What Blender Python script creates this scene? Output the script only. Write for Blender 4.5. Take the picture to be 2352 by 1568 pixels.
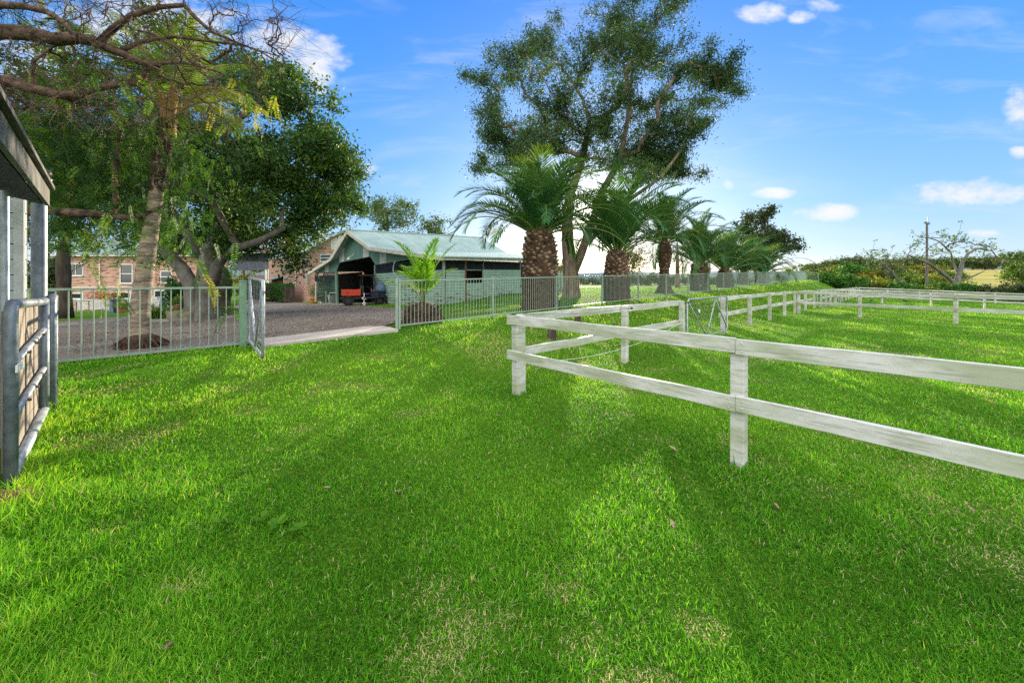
import bpy, bmesh, math, random
import numpy as np
from math import radians as R, sin, cos, pi
from mathutils import Vector as V, geometry as mgeo

SC = bpy.context.scene
COL = SC.collection
for o in list(bpy.data.objects):
    bpy.data.objects.remove(o)

# ------------------------------------------------------------------ camera, sky, sun, exposure
H, F, CX, HY = 1.6, 860.0, 1176.0, 645.0      # eye height, focal length and horizon in a 2352 px wide frame
cam = bpy.data.cameras.new('camera')
camo = bpy.data.objects.new('camera', cam); COL.objects.link(camo)
cam.sensor_fit = 'HORIZONTAL'; cam.sensor_width = 36
cam.lens = 36 * F / 2352; cam.shift_y = -(784 - HY) / 2352
cam.clip_start = 0.05; cam.clip_end = 12000
camo.location = (0, 0, H); camo.rotation_euler = (R(90), 0, 0)
SC.camera = camo

SUN_EL, SUN_AZ = 9.0, 11.4
SUN_STRENGTH = 4.6
EXPOSURE = 1.4
SKY_STRENGTH = 0.1
SC.view_settings.view_transform = 'Standard'
SC.view_settings.look = 'None'
SC.view_settings.gamma = 1.0
SC.view_settings.exposure = EXPOSURE
SC.cycles.max_bounces = 6
SC.cycles.diffuse_bounces = 3
SC.cycles.transmission_bounces = 3
SC.cycles.transparent_max_bounces = 6
SC.cycles.sample_clamp_indirect = 6.0
SC.cycles.use_denoising = False

sd = V((sin(R(SUN_AZ)) * cos(R(SUN_EL)), cos(R(SUN_AZ)) * cos(R(SUN_EL)), sin(R(SUN_EL))))
lamp = bpy.data.lights.new('sun', 'SUN'); lamp.energy = SUN_STRENGTH; lamp.angle = R(0.5); lamp.color = (1.0, 0.86, 0.62)
lo = bpy.data.objects.new('sun', lamp); COL.objects.link(lo); lo.rotation_euler = sd.to_track_quat('Z', 'Y').to_euler()

# clouds: (u, w, half width, half height, strength) in gnomonic direction space about +Y
CLOUDS_PX = [(1750, 30, 62, 26, 1.0), (1840, 40, 34, 16, .7), (1890, 14, 36, 18, .5), (725, 130, 75, 48, 1.0),
             (735, 180, 40, 40, .9), (640, 100, 90, 55, .9), (1775, 444, 52, 15, 1.0), (1905, 488, 78, 22, 1.1),
             (2240, 442, 150, 30, 1.0), (2340, 250, 40, 50, .8), (2256, 536, 44, 11, .9), (1145, 531, 36, 14, 1.0),
             (1890, 598, 44, 14, .6), (1671, 426, 16, 14, .6), (1200, 520, 18, 18, .5), (2340, 352, 26, 16, .8),
             (330, 60, 260, 90, .75), (90, 150, 160, 90, .6), (60, 620, 200, 60, .8), (845, 388, 26, 16, .35)]
w = bpy.data.worlds.new('World'); SC.world = w; w.use_nodes = True
nt = w.node_tree; N = nt.nodes; L = nt.links; bg = N['Background']
def nd(nt_, t, **k):
    n = nt_.nodes.new(t)
    for a, b in k.items(): setattr(n, a, b)
    return n
def mth(nt_, op, a, b=None, c=None, clamp=False):
    n = nt_.nodes.new('ShaderNodeMath'); n.operation = op; n.use_clamp = clamp
    for i, q in enumerate((a, b, c)):
        if q is None: continue
        if isinstance(q, (int, float)): n.inputs[i].default_value = q
        else: nt_.links.new(q, n.inputs[i])
    return n.outputs[0]
sky = nd(nt, 'ShaderNodeTexSky', sky_type='NISHITA', sun_disc=False)
sky.sun_elevation = R(SUN_EL); sky.sun_rotation = R(SUN_AZ); sky.air_density = 1.0; sky.dust_density = 0.9; sky.ozone_density = 3.0
geo = nd(nt, 'ShaderNodeTexCoord')
sep = nd(nt, 'ShaderNodeSeparateXYZ'); L.new(geo.outputs['Generated'], sep.inputs[0])
dx, dy, dz = sep.outputs
ramp = nd(nt, 'ShaderNodeValToRGB'); L.new(mth(nt, 'MULTIPLY_ADD', dz, 0.5, 0.5), ramp.inputs[0])
cr = ramp.color_ramp
def lin(c): return tuple(((x / 255 + .055) / 1.055) ** 2.4 if x > 10 else x / 255 / 12.92 for x in c) + (1,)
while len(cr.elements) > 1: cr.elements.remove(cr.elements[-1])
cr.elements[0].position = 0.0; cr.elements[0].color = (.10, .14, .06, 1)
for elz, c in ((-0.03, (120, 140, 110)), (0.0, (214, 232, 246)), (0.06, (184, 217, 250)), (0.16, (136, 194, 252)), (0.30, (98, 174, 252)), (0.48, (66, 154, 250)), (0.64, (46, 138, 246)), (1.0, (34, 112, 220))):
    e = cr.elements.new(0.5 + elz / 2); e.color = lin(c)
gain = nd(nt, 'ShaderNodeVectorMath', operation='SCALE'); L.new(ramp.outputs[0], gain.inputs[0])
gain.inputs['Scale'].default_value = 0.92 / (2 ** EXPOSURE) / SKY_STRENGTH
mix = nd(nt, 'ShaderNodeMix', data_type='RGBA', blend_type='ADD'); mix.inputs['Factor'].default_value = 0.17
L.new(gain.outputs[0], mix.inputs['A']); L.new(sky.outputs[0], mix.inputs['B'])
# cloud mask
ysafe = mth(nt, 'MAXIMUM', dy, 0.02)
u = mth(nt, 'DIVIDE', dx, ysafe); ww = mth(nt, 'DIVIDE', dz, ysafe)
cmb = nd(nt, 'ShaderNodeCombineXYZ'); L.new(u, cmb.inputs[0]); L.new(mth(nt, 'MULTIPLY', ww, 1.7), cmb.inputs[1])
noi = nd(nt, 'ShaderNodeTexNoise'); noi.inputs['Scale'].default_value = 13; noi.inputs['Detail'].default_value = 7; noi.inputs['Roughness'].default_value = .62
L.new(cmb.outputs[0], noi.inputs['Vector'])
nz = mth(nt, 'MULTIPLY_ADD', noi.outputs[0], 3.0, -1.5)
acc = None
for (px, py, a, b, s) in CLOUDS_PX:
    u0, w0 = (px - CX) / F, (HY - py) / F
    qa = mth(nt, 'MULTIPLY', mth(nt, 'SUBTRACT', u, u0), F / a); qb = mth(nt, 'MULTIPLY', mth(nt, 'SUBTRACT', ww, w0), F / b)
    r2 = mth(nt, 'ADD', mth(nt, 'MULTIPLY', qa, qa), mth(nt, 'MULTIPLY', qb, qb))
    m = mth(nt, 'MULTIPLY', mth(nt, 'SUBTRACT', 1.0, r2), s)
    m = mth(nt, 'MAXIMUM', m, -1.5)
    acc = m if acc is None else mth(nt, 'MAXIMUM', acc, m)
cm = nd(nt, 'ShaderNodeMapRange', interpolation_type='SMOOTHSTEP'); L.new(mth(nt, 'ADD', acc, nz), cm.inputs[0])
cm.inputs[1].default_value = -0.25; cm.inputs[2].default_value = 1.3; cm.inputs[3].default_value = 0; cm.inputs[4].default_value = .97
front = mth(nt, 'GREATER_THAN', dy, 0.03)
wst = nd(nt, 'ShaderNodeVectorMath', operation='MULTIPLY'); L.new(cmb.outputs[0], wst.inputs[0]); wst.inputs[1].default_value = (1.0, 2.6, 1)
noi3 = nd(nt, 'ShaderNodeTexNoise'); noi3.inputs['Scale'].default_value = 2.6; noi3.inputs['Detail'].default_value = 8; noi3.inputs['Roughness'].default_value = .62; noi3.inputs['Distortion'].default_value = .6; L.new(wst.outputs[0], noi3.inputs['Vector'])
wm_ = nd(nt, 'ShaderNodeMapRange', interpolation_type='SMOOTHSTEP'); L.new(noi3.outputs[0], wm_.inputs[0]); wm_.inputs[1].default_value = .48; wm_.inputs[2].default_value = .78; wm_.inputs[4].default_value = .26
cmask = mth(nt, 'MULTIPLY', mth(nt, 'MAXIMUM', cm.outputs[0], wm_.outputs[0]), front)
# unseen bright cloud added overhead and behind the camera as fill light
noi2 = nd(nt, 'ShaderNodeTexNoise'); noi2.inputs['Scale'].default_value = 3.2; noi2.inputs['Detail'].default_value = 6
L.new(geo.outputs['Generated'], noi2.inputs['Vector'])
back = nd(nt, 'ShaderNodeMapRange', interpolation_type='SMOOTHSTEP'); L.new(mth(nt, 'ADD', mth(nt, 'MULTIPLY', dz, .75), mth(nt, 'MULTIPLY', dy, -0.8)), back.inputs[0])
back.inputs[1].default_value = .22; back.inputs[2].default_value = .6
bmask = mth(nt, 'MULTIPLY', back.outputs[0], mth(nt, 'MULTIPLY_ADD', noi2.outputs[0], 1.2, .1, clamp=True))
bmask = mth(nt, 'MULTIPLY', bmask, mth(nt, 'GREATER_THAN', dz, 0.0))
def wmix(fac, a, col):
    m = nd(nt, 'ShaderNodeMix', data_type='RGBA'); L.new(fac, m.inputs['Factor']); L.new(a, m.inputs['A']); m.inputs['B'].default_value = col
    return m.outputs['Result']
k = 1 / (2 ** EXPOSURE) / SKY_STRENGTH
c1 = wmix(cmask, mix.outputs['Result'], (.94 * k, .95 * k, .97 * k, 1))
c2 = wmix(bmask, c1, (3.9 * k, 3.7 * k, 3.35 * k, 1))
sdot = nd(nt, 'ShaderNodeVectorMath', operation='DOT_PRODUCT'); L.new(geo.outputs['Generated'], sdot.inputs[0]); sdot.inputs[1].default_value = tuple(sd)
aur = mth(nt, 'MULTIPLY', mth(nt, 'POWER', mth(nt, 'MAXIMUM', sdot.outputs['Value'], 0.0), 260.0), 2.6)
aur2 = mth(nt, 'ADD', aur, mth(nt, 'MULTIPLY', mth(nt, 'POWER', mth(nt, 'MAXIMUM', sdot.outputs['Value'], 0.0), 14.0), 0.22))
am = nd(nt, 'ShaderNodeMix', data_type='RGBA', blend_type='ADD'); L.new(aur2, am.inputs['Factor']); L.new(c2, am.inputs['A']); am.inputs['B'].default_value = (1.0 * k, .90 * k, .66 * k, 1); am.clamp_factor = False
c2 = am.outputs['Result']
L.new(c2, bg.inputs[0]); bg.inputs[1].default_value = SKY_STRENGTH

# ------------------------------------------------------------------ helpers
rng = np.random.default_rng(7)
random.seed(7)
E1 = np.array((.719, .695)); E2 = np.array((-.695, .719)); O0 = np.array((.074, 5.29))   # along / across the paddock fence
def sdof(x, y):
    ax, ay = np.asarray(x, float) - O0[0], np.asarray(y, float) - O0[1]
    return ax * E1[0] + ay * E1[1], ax * E2[0] + ay * E2[1]
def sdpt(s, d): return O0 + E1 * s + E2 * d
def sst(a, b, x):
    t = np.clip((x - a) / (b - a), 0, 1); return t * t * (3 - 2 * t)
def vnoise(x, y, sc, seed=0):
    x = np.asarray(x, float) / sc; y = np.asarray(y, float) / sc
    xi = np.floor(x).astype(np.int64); yi = np.floor(y).astype(np.int64); fx = x - xi; fy = y - yi
    fx = fx * fx * (3 - 2 * fx); fy = fy * fy * (3 - 2 * fy)
    def h(a, b):
        n = (a * 374761393 + b * 668265263 + seed * 1442695) & 0x7fffffff
        n = ((n ^ (n >> 13)) * 1274126177) & 0x7fffffff
        return ((n ^ (n >> 16)) & 0xffff) / 65535.0
    return (h(xi, yi) * (1 - fx) + h(xi + 1, yi) * fx) * (1 - fy) + (h(xi, yi + 1) * (1 - fx) + h(xi + 1, yi + 1) * fx) * fy
def gz(x, y):
    x = np.asarray(x, float); y = np.asarray(y, float)
    s, d = sdof(x, y)
    zf = np.maximum(.30, np.where(s > .5, .42 + .0218 * (s - .5), .42 + .04 * (s - .5)))
    zf = np.minimum(zf, 1.72)
    zf = zf * (1 - .75 * sst(59.5, 66, s))
    prof = sst(.5, 4.4, d)
    z = zf * prof
    fall = -.033 * np.clip(d - 4.9, 0, 44) * (1 - sst(8, 16, s))
    gard = sst(5.5, 18, d) * sst(10, 18, s)
    z = np.where(d > 4.6, (zf + fall) * (1 - gard) + .62 * gard, z)
    low = np.clip((s - 15) / 30, 0, 1) * (.25 + .04 * np.clip(-d, 0, 14)) * (d < 0.5) * (1 - sst(-.3, .5, d))
    z = z - low
    # rise of the far field on the right
    q = .78 * x + .62 * y
    r = x / np.maximum(y, 1.0)
    hill = np.clip((q - 92) * .05, 0, 7.0) * sst(.62, .95, r)
    z = np.where(y > 5, z + hill, z)
    return z
def at(px, py, Y): return V(((px - CX) / F * Y, Y, H + (HY - py) / F * Y))
def gpt(x, y, dz=0.0): return V((x, y, float(gz(x, y)) + dz))
def ground_at(px, py):
    a = (px - CX) / F; b = (HY - py) / F
    Y = np.concatenate([np.arange(1.0, 60, .02), np.arange(60, 400, .2)])
    dif = H + b * Y - gz(a * Y, Y)
    i = np.where(dif <= 0)[0]
    Yv = Y[i[0]] if len(i) else 400
    return V((a * Yv, Yv, float(gz(a * Yv, Yv))))
def on_ray(px, d):
    r = (px - CX) / F
    Y = (d + .719 * 5.29 - .695 * .074) / (.719 - .695 * r)
    return gpt(r * Y, Y)

def org(o):
    p = V((0, 0, 0))
    while o is not None: p += o.location; o = o.parent
    return p
def tag(o, label=None, cat=None, group=None, kind=None):
    if label: o['label'] = label
    if cat: o['category'] = cat
    if group: o['group'] = group
    if kind: o['kind'] = kind
    return o
def thing(name, label, cat, loc, group=None):
    o = bpy.data.objects.new(name, None); COL.objects.link(o); o.location = loc; o.empty_display_size = .1
    return tag(o, label, cat, group)
def link_mesh(name, me, parent=None, loc=(0, 0, 0)):
    o = bpy.data.objects.new(name, me); COL.objects.link(o)
    if parent is not None: o.parent = parent
    else: o.location = loc
    return o
def dup(root, loc, rotz=0.0, scale=1.0, label=None, group=None):
    r = root.copy(); COL.objects.link(r); r.location = loc; r.rotation_euler = (0, 0, rotz)
    r.scale = (scale,) * 3 if isinstance(scale, (int, float)) else scale
    if label: r['label'] = label
    if group: r['group'] = group
    for ch in list(root.children):
        c = ch.copy(); COL.objects.link(c); c.parent = r
        for g in list(ch.children):
            q = g.copy(); COL.objects.link(q); q.parent = c
    return r

class MB:
    def __init__(s): s.v = []; s.f = []
    def add(s, vs, fs):
        n = len(s.v); s.v += [tuple(v) for v in vs]; s.f += [tuple(i + n for i in f) for f in fs]
    def box(s, c, size, ax=None):
        c = V(c); ax = ax or (V((1, 0, 0)), V((0, 1, 0)), V((0, 0, 1)))
        a, b, d = [V(ax[i]) * size[i] / 2 for i in range(3)]
        vs = [c + i * a + j * b + k_ * d for k_ in (-1, 1) for j in (-1, 1) for i in (-1, 1)]
        s.add(vs, [(0, 2, 3, 1), (4, 5, 7, 6), (0, 1, 5, 4), (2, 6, 7, 3), (0, 4, 6, 2), (1, 3, 7, 5)])
    def beam(s, p0, p1, wd, ht, up=(0, 0, 1)):
        p0, p1 = V(p0), V(p1); d = p1 - p0; l = d.length; d.normalize()
        side = d.cross(V(up)); side = side.normalized() if side.length > 1e-6 else V((1, 0, 0)); u_ = side.cross(d)
        s.box((p0 + p1) / 2, (l, wd, ht), (d, side, u_))
    def tube(s, pts, rad, n=8, cap=True):
        pts = [V(p) for p in pts]
        if isinstance(rad, (int, float)): rad = [rad] * len(pts)
        base = len(s.v); ref = None
        for i, p in enumerate(pts):
            t = (pts[min(i + 1, len(pts) - 1)] - pts[max(i - 1, 0)])
            if t.length < 1e-9: t = V((0, 0, 1))
            t.normalize()
            if ref is None: ref = V((1, 0, 0)) if abs(t.x) < .8 else V((0, 1, 0))
            a = (ref - t * ref.dot(t)).normalized(); b = t.cross(a); ref = a
            for j in range(n):
                an = 2 * pi * j / n
                s.v.append(tuple(p + (a * cos(an) + b * sin(an)) * rad[i]))
        for i in range(len(pts) - 1):
            for j in range(n):
                j2 = (j + 1) % n; q = base + i * n
                s.f.append((q + j, q + j2, q + n + j2, q + n + j))
        if cap:
            s.f.append(tuple(base + j for j in reversed(range(n)))); q = base + (len(pts) - 1) * n
            s.f.append(tuple(q + j for j in range(n)))
    def lathe(s, c, prof, n=16, cap=True):
        c = V(c); base = len(s.v)
        for r, z in prof:
            for j in range(n): s.v.append((c.x + r * cos(2 * pi * j / n), c.y + r * sin(2 * pi * j / n), c.z + z))
        for i in range(len(prof) - 1):
            for j in range(n):
                j2 = (j + 1) % n; q = base + i * n
                s.f.append((q + j, q + j2, q + n + j2, q + n + j))
        if cap:
            s.f.append(tuple(base + j for j in reversed(range(n)))); q = base + (len(prof) - 1) * n
            s.f.append(tuple(q + j for j in range(n)))
    def prism(s, poly, vec):
        poly = [V(p) for p in poly]; n = len(poly); vec = V(vec)
        s.add(poly + [p + vec for p in poly], [tuple(range(n))[::-1], tuple(range(n, 2 * n))] + [(i, (i + 1) % n, n + (i + 1) % n, n + i) for i in range(n)])
    def build(s, name, m, parent=None, loc=None, smooth=False, bevel=0):
        me = bpy.data.meshes.new(name)
        o0 = org(parent) if parent is not None else V(loc or (0, 0, 0))
        me.from_pydata([(x - o0.x, y - o0.y, z - o0.z) for x, y, z in s.v], [], s.f)
        me.materials.append(m)
        if smooth: me.polygons.foreach_set('use_smooth', [True] * len(me.polygons))
        me.update()
        bm = bmesh.new(); bm.from_mesh(me); bmesh.ops.recalc_face_normals(bm, faces=bm.faces); bm.to_mesh(me); bm.free()
        o = link_mesh(name, me, parent, o0)
        if bevel:
            b = o.modifiers.new('bevel', 'BEVEL'); b.width = bevel; b.segments = 2; b.limit_method = 'ANGLE'; b.angle_limit = R(40)
        return o

def polys_mesh(name, verts, quads, tris, m, tint=None, parent=None, loc=None):
    """numpy mesh: verts (n,3), quads (a,4), tris (b,3), per face tint"""
    o0 = org(parent) if parent is not None else V(loc or (0, 0, 0))
    me = bpy.data.meshes.new(name)
    nq = len(quads) if quads is not None else 0; ntri = len(tris) if tris is not None else 0
    me.vertices.add(len(verts)); me.vertices.foreach_set('co', (verts - np.array(o0)).astype(np.float32).ravel())
    idx = np.concatenate([a.ravel() for a in (quads, tris) if a is not None and len(a)]).astype(np.int32)
    me.loops.add(len(idx)); me.loops.foreach_set('vertex_index', idx)
    tot = np.concatenate([np.full(nq, 4), np.full(ntri, 3)]).astype(np.int32)
    st = np.concatenate([[0], np.cumsum(tot)[:-1]]).astype(np.int32)
    me.polygons.add(nq + ntri); me.polygons.foreach_set('loop_start', st)
    try: me.polygons.foreach_set('loop_total', tot)
    except Exception: pass
    if tint is not None:
        a = me.attributes.new('tint', 'FLOAT', 'FACE'); a.data.foreach_set('value', tint.astype(np.float32))
    me.materials.append(m); me.update(calc_edges=True)
    return link_mesh(name, me, parent, o0)

class LM:
    """a heap of leaf-shaped quads"""
    def __init__(s): s.a = []; s.t = []
    def add(s, P, D, S, Ln, W, tint, mid=.45):
        Ln = np.asarray(Ln).reshape(-1, 1); W = np.asarray(W).reshape(-1, 1)
        m = P + D * Ln * mid
        s.a.append(np.stack([P, m + S * W / 2, P + D * Ln, m - S * W / 2], 1)); s.t.append(np.broadcast_to(tint, len(P)))
    def rand(s, P, l, wd, tint, droop=0.0, spread=1.0):
        n = len(P); D = rng.normal(size=(n, 3)) * spread; D[:, 2] -= droop; D /= np.linalg.norm(D, axis=1, keepdims=True) + 1e-9
        S = np.cross(D, rng.normal(size=(n, 3))); S /= np.linalg.norm(S, axis=1, keepdims=True) + 1e-9
        k_ = rng.uniform(.65, 1.3, n); s.add(P, D, S, l * k_, wd * k_, tint)
    def build(s, name, m, parent=None, loc=None):
        A = np.concatenate(s.a); T = np.concatenate(s.t); n = len(A)
        return polys_mesh(name, A.reshape(-1, 3), np.arange(4 * n).reshape(n, 4), None, m, T, parent, loc)

# ------------------------------------------------------------------ materials
def newmat(name):
    m = bpy.data.materials.new(name); m.use_nodes = True
    return m, m.node_tree, m.node_tree.nodes['Principled BSDF']
def noise_of(t, scale, detail=5, rough=.6, vec=None, dist=0):
    n = nd(t, 'ShaderNodeTexNoise'); n.inputs['Scale'].default_value = scale; n.inputs['Detail'].default_value = detail
    n.inputs['Roughness'].default_value = rough; n.inputs['Distortion'].default_value = dist
    if vec is None: vec = nd(t, 'ShaderNodeNewGeometry').outputs['Position']
    t.links.new(vec, n.inputs['Vector']); return n.outputs[0]
def scaled(t, sx, sy, sz):
    g = nd(t, 'ShaderNodeNewGeometry'); v = nd(t, 'ShaderNodeVectorMath', operation='MULTIPLY'); t.links.new(g.outputs['Position'], v.inputs[0])
    v.inputs[1].default_value = (sx, sy, sz); return v.outputs[0]
def mixc(t, f, a, b):
    m = nd(t, 'ShaderNodeMix', data_type='RGBA')
    for key, q in (('Factor', f), ('A', a), ('B', b)):
        if isinstance(q, (int, float)): m.inputs[key].default_value = q
        elif isinstance(q, tuple): m.inputs[key].default_value = q if len(q) == 4 else q + (1,)
        else: t.links.new(q, m.inputs[key])
    return m.outputs['Result']
def rng_of(t, x, a, b, c=0.0, d=1.0):
    m = nd(t, 'ShaderNodeMapRange', interpolation_type='SMOOTHSTEP'); t.links.new(x, m.inputs[0])
    for i, q in enumerate((a, b, c, d)): m.inputs[i + 1].default_value = q
    return m.outputs[0]
def bump(t, bs, h, strength=.3, dist=.02):
    b = nd(t, 'ShaderNodeBump'); b.inputs['Strength'].default_value = strength; b.inputs['Distance'].default_value = dist
    t.links.new(h, b.inputs['Height']); t.links.new(b.outputs[0], bs.inputs['Normal'])
def plain(name, c1, c2=None, sc=6, lo_=.4, hi=.65, rough=.7, metal=0, bsc=None, bst=.25, bdist=.01, stretch=None, spec=.3):
    m, t, bs = newmat(name)
    bs.inputs['Roughness'].default_value = rough; bs.inputs['Metallic'].default_value = metal; bs.inputs['Specular IOR Level'].default_value = spec
    if c2 is None: c2 = tuple(x * .72 for x in c1)
    vec = scaled(t, *stretch) if stretch else None
    n = noise_of(t, sc, 6, .65, vec)
    t.links.new(mixc(t, rng_of(t, n, lo_, hi), c1, c2), bs.inputs['Base Color'])
    if bsc: bump(t, bs, noise_of(t, bsc, 4, .6, vec), bst, bdist)
    return m
def leafmat(name, stops, transl=.4, rough=.5, spec=.35, gain=1.45):
    rough = max(rough, .6); spec = min(spec, .15); stops = [(p_, tuple(min(.6, x * gain) for x in c_)) for p_, c_ in stops]
    m, t, bs = newmat(name)
    at_ = nd(t, 'ShaderNodeAttribute', attribute_name='tint')
    rp = nd(t, 'ShaderNodeValToRGB'); t.links.new(at_.outputs['Fac'], rp.inputs[0])
    e = rp.color_ramp.elements
    e[0].position = stops[0][0]; e[0].color = stops[0][1] + (1,); e[1].position = stops[-1][0]; e[1].color = stops[-1][1] + (1,)
    for p, c in stops[1:-1]:
        q = e.new(p); q.color = c + (1,)
    bs.inputs['Roughness'].default_value = rough; bs.inputs['Specular IOR Level'].default_value = spec
    t.links.new(rp.outputs[0], bs.inputs['Base Color'])
    tr = nd(t, 'ShaderNodeBsdfTranslucent')
    g = nd(t, 'ShaderNodeMix', data_type='RGBA', blend_type='MULTIPLY'); g.inputs['Factor'].default_value = 1
    t.links.new(rp.outputs[0], g.inputs['A']); g.inputs['B'].default_value = (1.7, 1.5, .7, 1); t.links.new(g.outputs['Result'], tr.inputs[0])
    ms = nd(t, 'ShaderNodeMixShader'); ms.inputs[0].default_value = transl
    t.links.new(bs.outputs[0], ms.inputs[1]); t.links.new(tr.outputs[0], ms.inputs[2])
    t.links.new(ms.outputs[0], t.nodes['Material Output'].inputs[0])
    return m

def paint_white():
    m, t, bs = newmat('weathered_white_paint'); bs.inputs['Roughness'].default_value = .55; bs.inputs['Specular IOR Level'].default_value = .25
    a = noise_of(t, 3.0, 7, .7, scaled(t, .6, .6, 4)); b = noise_of(t, 16, 5, .65, scaled(t, .22, .22, 3.2)); g = noise_of(t, 1.6, 5, .6, scaled(t, .7, .7, 2.2))
    c = mixc(t, rng_of(t, a, .45, .72, 0, .55), (.55, .56, .545), (.42, .44, .40))
    gn = nd(t, 'ShaderNodeSeparateXYZ'); t.links.new(nd(t, 'ShaderNodeNewGeometry').outputs['Normal'], gn.inputs[0])
    side = rng_of(t, gn.outputs[2], .3, .6, 1, 0)
    c = mixc(t, mth(t, 'MULTIPLY', rng_of(t, g, .36, .60, 0, .75), side), c, (.27, .315, .18))
    c = mixc(t, rng_of(t, b, .50, .64, 0, .6), c, (.22, .23, .18))
    d2 = noise_of(t, 90, 3, .7); c = mixc(t, rng_of(t, d2, .60, .7, 0, .6), c, (.15, .15, .13))
    t.links.new(c, bs.inputs['Base Color']); bump(t, bs, b, .25, .004); return m
def weatherboard(name, c, c2, peel):
    m, t, bs = newmat(name); bs.inputs['Roughness'].default_value = .7
    a = noise_of(t, 2.2, 5, .6); p = noise_of(t, 4.5, 7, .72, scaled(t, .35, .35, 2.2)); z = nd(t, 'ShaderNodeSeparateXYZ'); g = nd(t, 'ShaderNodeNewGeometry'); t.links.new(g.outputs['Position'], z.inputs[0])
    lowz = rng_of(t, z.outputs[2], .3, 2.0, .16, 0)
    pm = rng_of(t, mth(t, 'ADD', p, lowz), peel, peel + .05)
    c0 = mixc(t, rng_of(t, a, .35, .7), c, c2)
    t.links.new(mixc(t, pm, c0, (.16, .13, .10)), bs.inputs['Base Color']); bump(t, bs, p, .25, .01); return m
def brick(name, d):
    m, t, bs = newmat(name); bs.inputs['Roughness'].default_value = .85
    g = nd(t, 'ShaderNodeNewGeometry'); dt = nd(t, 'ShaderNodeVectorMath', operation='DOT_PRODUCT'); t.links.new(g.outputs['Position'], dt.inputs[0]); dt.inputs[1].default_value = (d[0], d[1], 0)
    sp = nd(t, 'ShaderNodeSeparateXYZ'); t.links.new(g.outputs['Position'], sp.inputs[0])
    cb = nd(t, 'ShaderNodeCombineXYZ'); t.links.new(dt.outputs['Value'], cb.inputs[0]); t.links.new(sp.outputs[2], cb.inputs[1])
    b = nd(t, 'ShaderNodeTexBrick'); t.links.new(cb.outputs[0], b.inputs['Vector']); b.inputs['Scale'].default_value = 1.0
    b.inputs['Brick Width'].default_value = .34; b.inputs['Row Height'].default_value = .115; b.inputs['Mortar Size'].default_value = .014; b.inputs['Bias'].default_value = -.1
    b.inputs['Color1'].default_value = (.46, .19, .125, 1); b.inputs['Color2'].default_value = (.53, .315, .22, 1); b.inputs['Mortar'].default_value = (.46, .40, .34, 1)
    n = noise_of(t, 3.1, 3, .9, cb.outputs[0]); st = nd(t, 'ShaderNodeVectorMath', operation='MULTIPLY'); t.links.new(cb.outputs[0], st.inputs[0]); st.inputs[1].default_value = (1.6, 8.5, 1)
    n2 = noise_of(t, 1.0, 2, .5, st.outputs[0])
    c = mixc(t, rng_of(t, n2, .54, .60, 0, .85), b.outputs[0], (.15, .085, .07)); c = mixc(t, rng_of(t, n, .55, .75, 0, .35), c, (.62, .50, .42))
    t.links.new(c, bs.inputs['Base Color']); bump(t, bs, b.outputs['Fac'], -.3, .01); return m
def lawn_mat():
    m, t, bs = newmat('lawn_soil'); bs.inputs['Roughness'].default_value = .95; bs.inputs['Specular IOR Level'].default_value = .1
    a = noise_of(t, .55, 5, .6); b = noise_of(t, 9, 4, .65); c = noise_of(t, 70, 3, .6); d = noise_of(t, 2.1, 6, .65)
    col = mixc(t, rng_of(t, a, .35, .68), (.052, .125, .006), (.085, .175, .008))
    col = mixc(t, rng_of(t, b, .35, .72, 0, .6), col, (.035, .085, .006))
    col = mixc(t, rng_of(t, c, .48, .7, 0, .55), col, (.12, .23, .012))
    col = mixc(t, rng_of(t, d, .62, .76, 0, .7), col, (.20, .19, .065))
    # dry slope grass on the bank and straw-coloured far fields
    g = nd(t, 'ShaderNodeNewGeometry'); dt = nd(t, 'ShaderNodeVectorMath', operation='DOT_PRODUCT'); t.links.new(g.outputs['Position'], dt.inputs[0]); dt.inputs[1].default_value = (.78, .62, 0)
    far = rng_of(t, dt.outputs['Value'], 88, 96)
    col = mixc(t, far, col, mixc(t, rng_of(t, noise_of(t, .05, 5, .6), .4, .65), (.42, .36, .10), (.27, .27, .07)))
    t.links.new(col, bs.inputs['Base Color']); bump(t, bs, c, .6, .03); return m
def gravel_mat():
    m, t, bs = newmat('dark_gravel'); bs.inputs['Roughness'].default_value = .95; bs.inputs['Specular IOR Level'].default_value = .15
    v = nd(t, 'ShaderNodeTexVoronoi'); v.inputs['Scale'].default_value = 34; t.links.new(nd(t, 'ShaderNodeNewGeometry').outputs['Position'], v.inputs['Vector'])
    a = noise_of(t, .35, 5, .6); b = noise_of(t, 1.8, 6, .7); f = noise_of(t, 60, 3, .7)
    col = mixc(t, rng_of(t, a, .42, .6), (.165, .147, .128), (.118, .086, .062))
    col = mixc(t, rng_of(t, v.outputs['Color'], .3, .9, 0, .7), col, (.27, .245, .21)); col = mixc(t, rng_of(t, f, .5, .75, 0, .6), col, (.05, .045, .042))
    col = mixc(t, rng_of(t, b, .64, .74, 0, .5), col, (.10, .12, .05))
    t.links.new(col, bs.inputs['Base Color']); bump(t, bs, v.outputs['Distance'], .7, .02); return m
def glassy(name, c, rough=.08):
    m, t, bs = newmat(name); bs.inputs['Base Color'].default_value = c + (1,); bs.inputs['Roughness'].default_value = rough; bs.inputs['Specular IOR Level'].default_value = .8
    return m
def bark(name, c1, c2, sc=5, st=(1, 1, .25), bst=.8, bd=.03): return plain(name, c1, c2, sc, .35, .65, .9, 0, sc * 2.2, bst, bd, st, .15)
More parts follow.
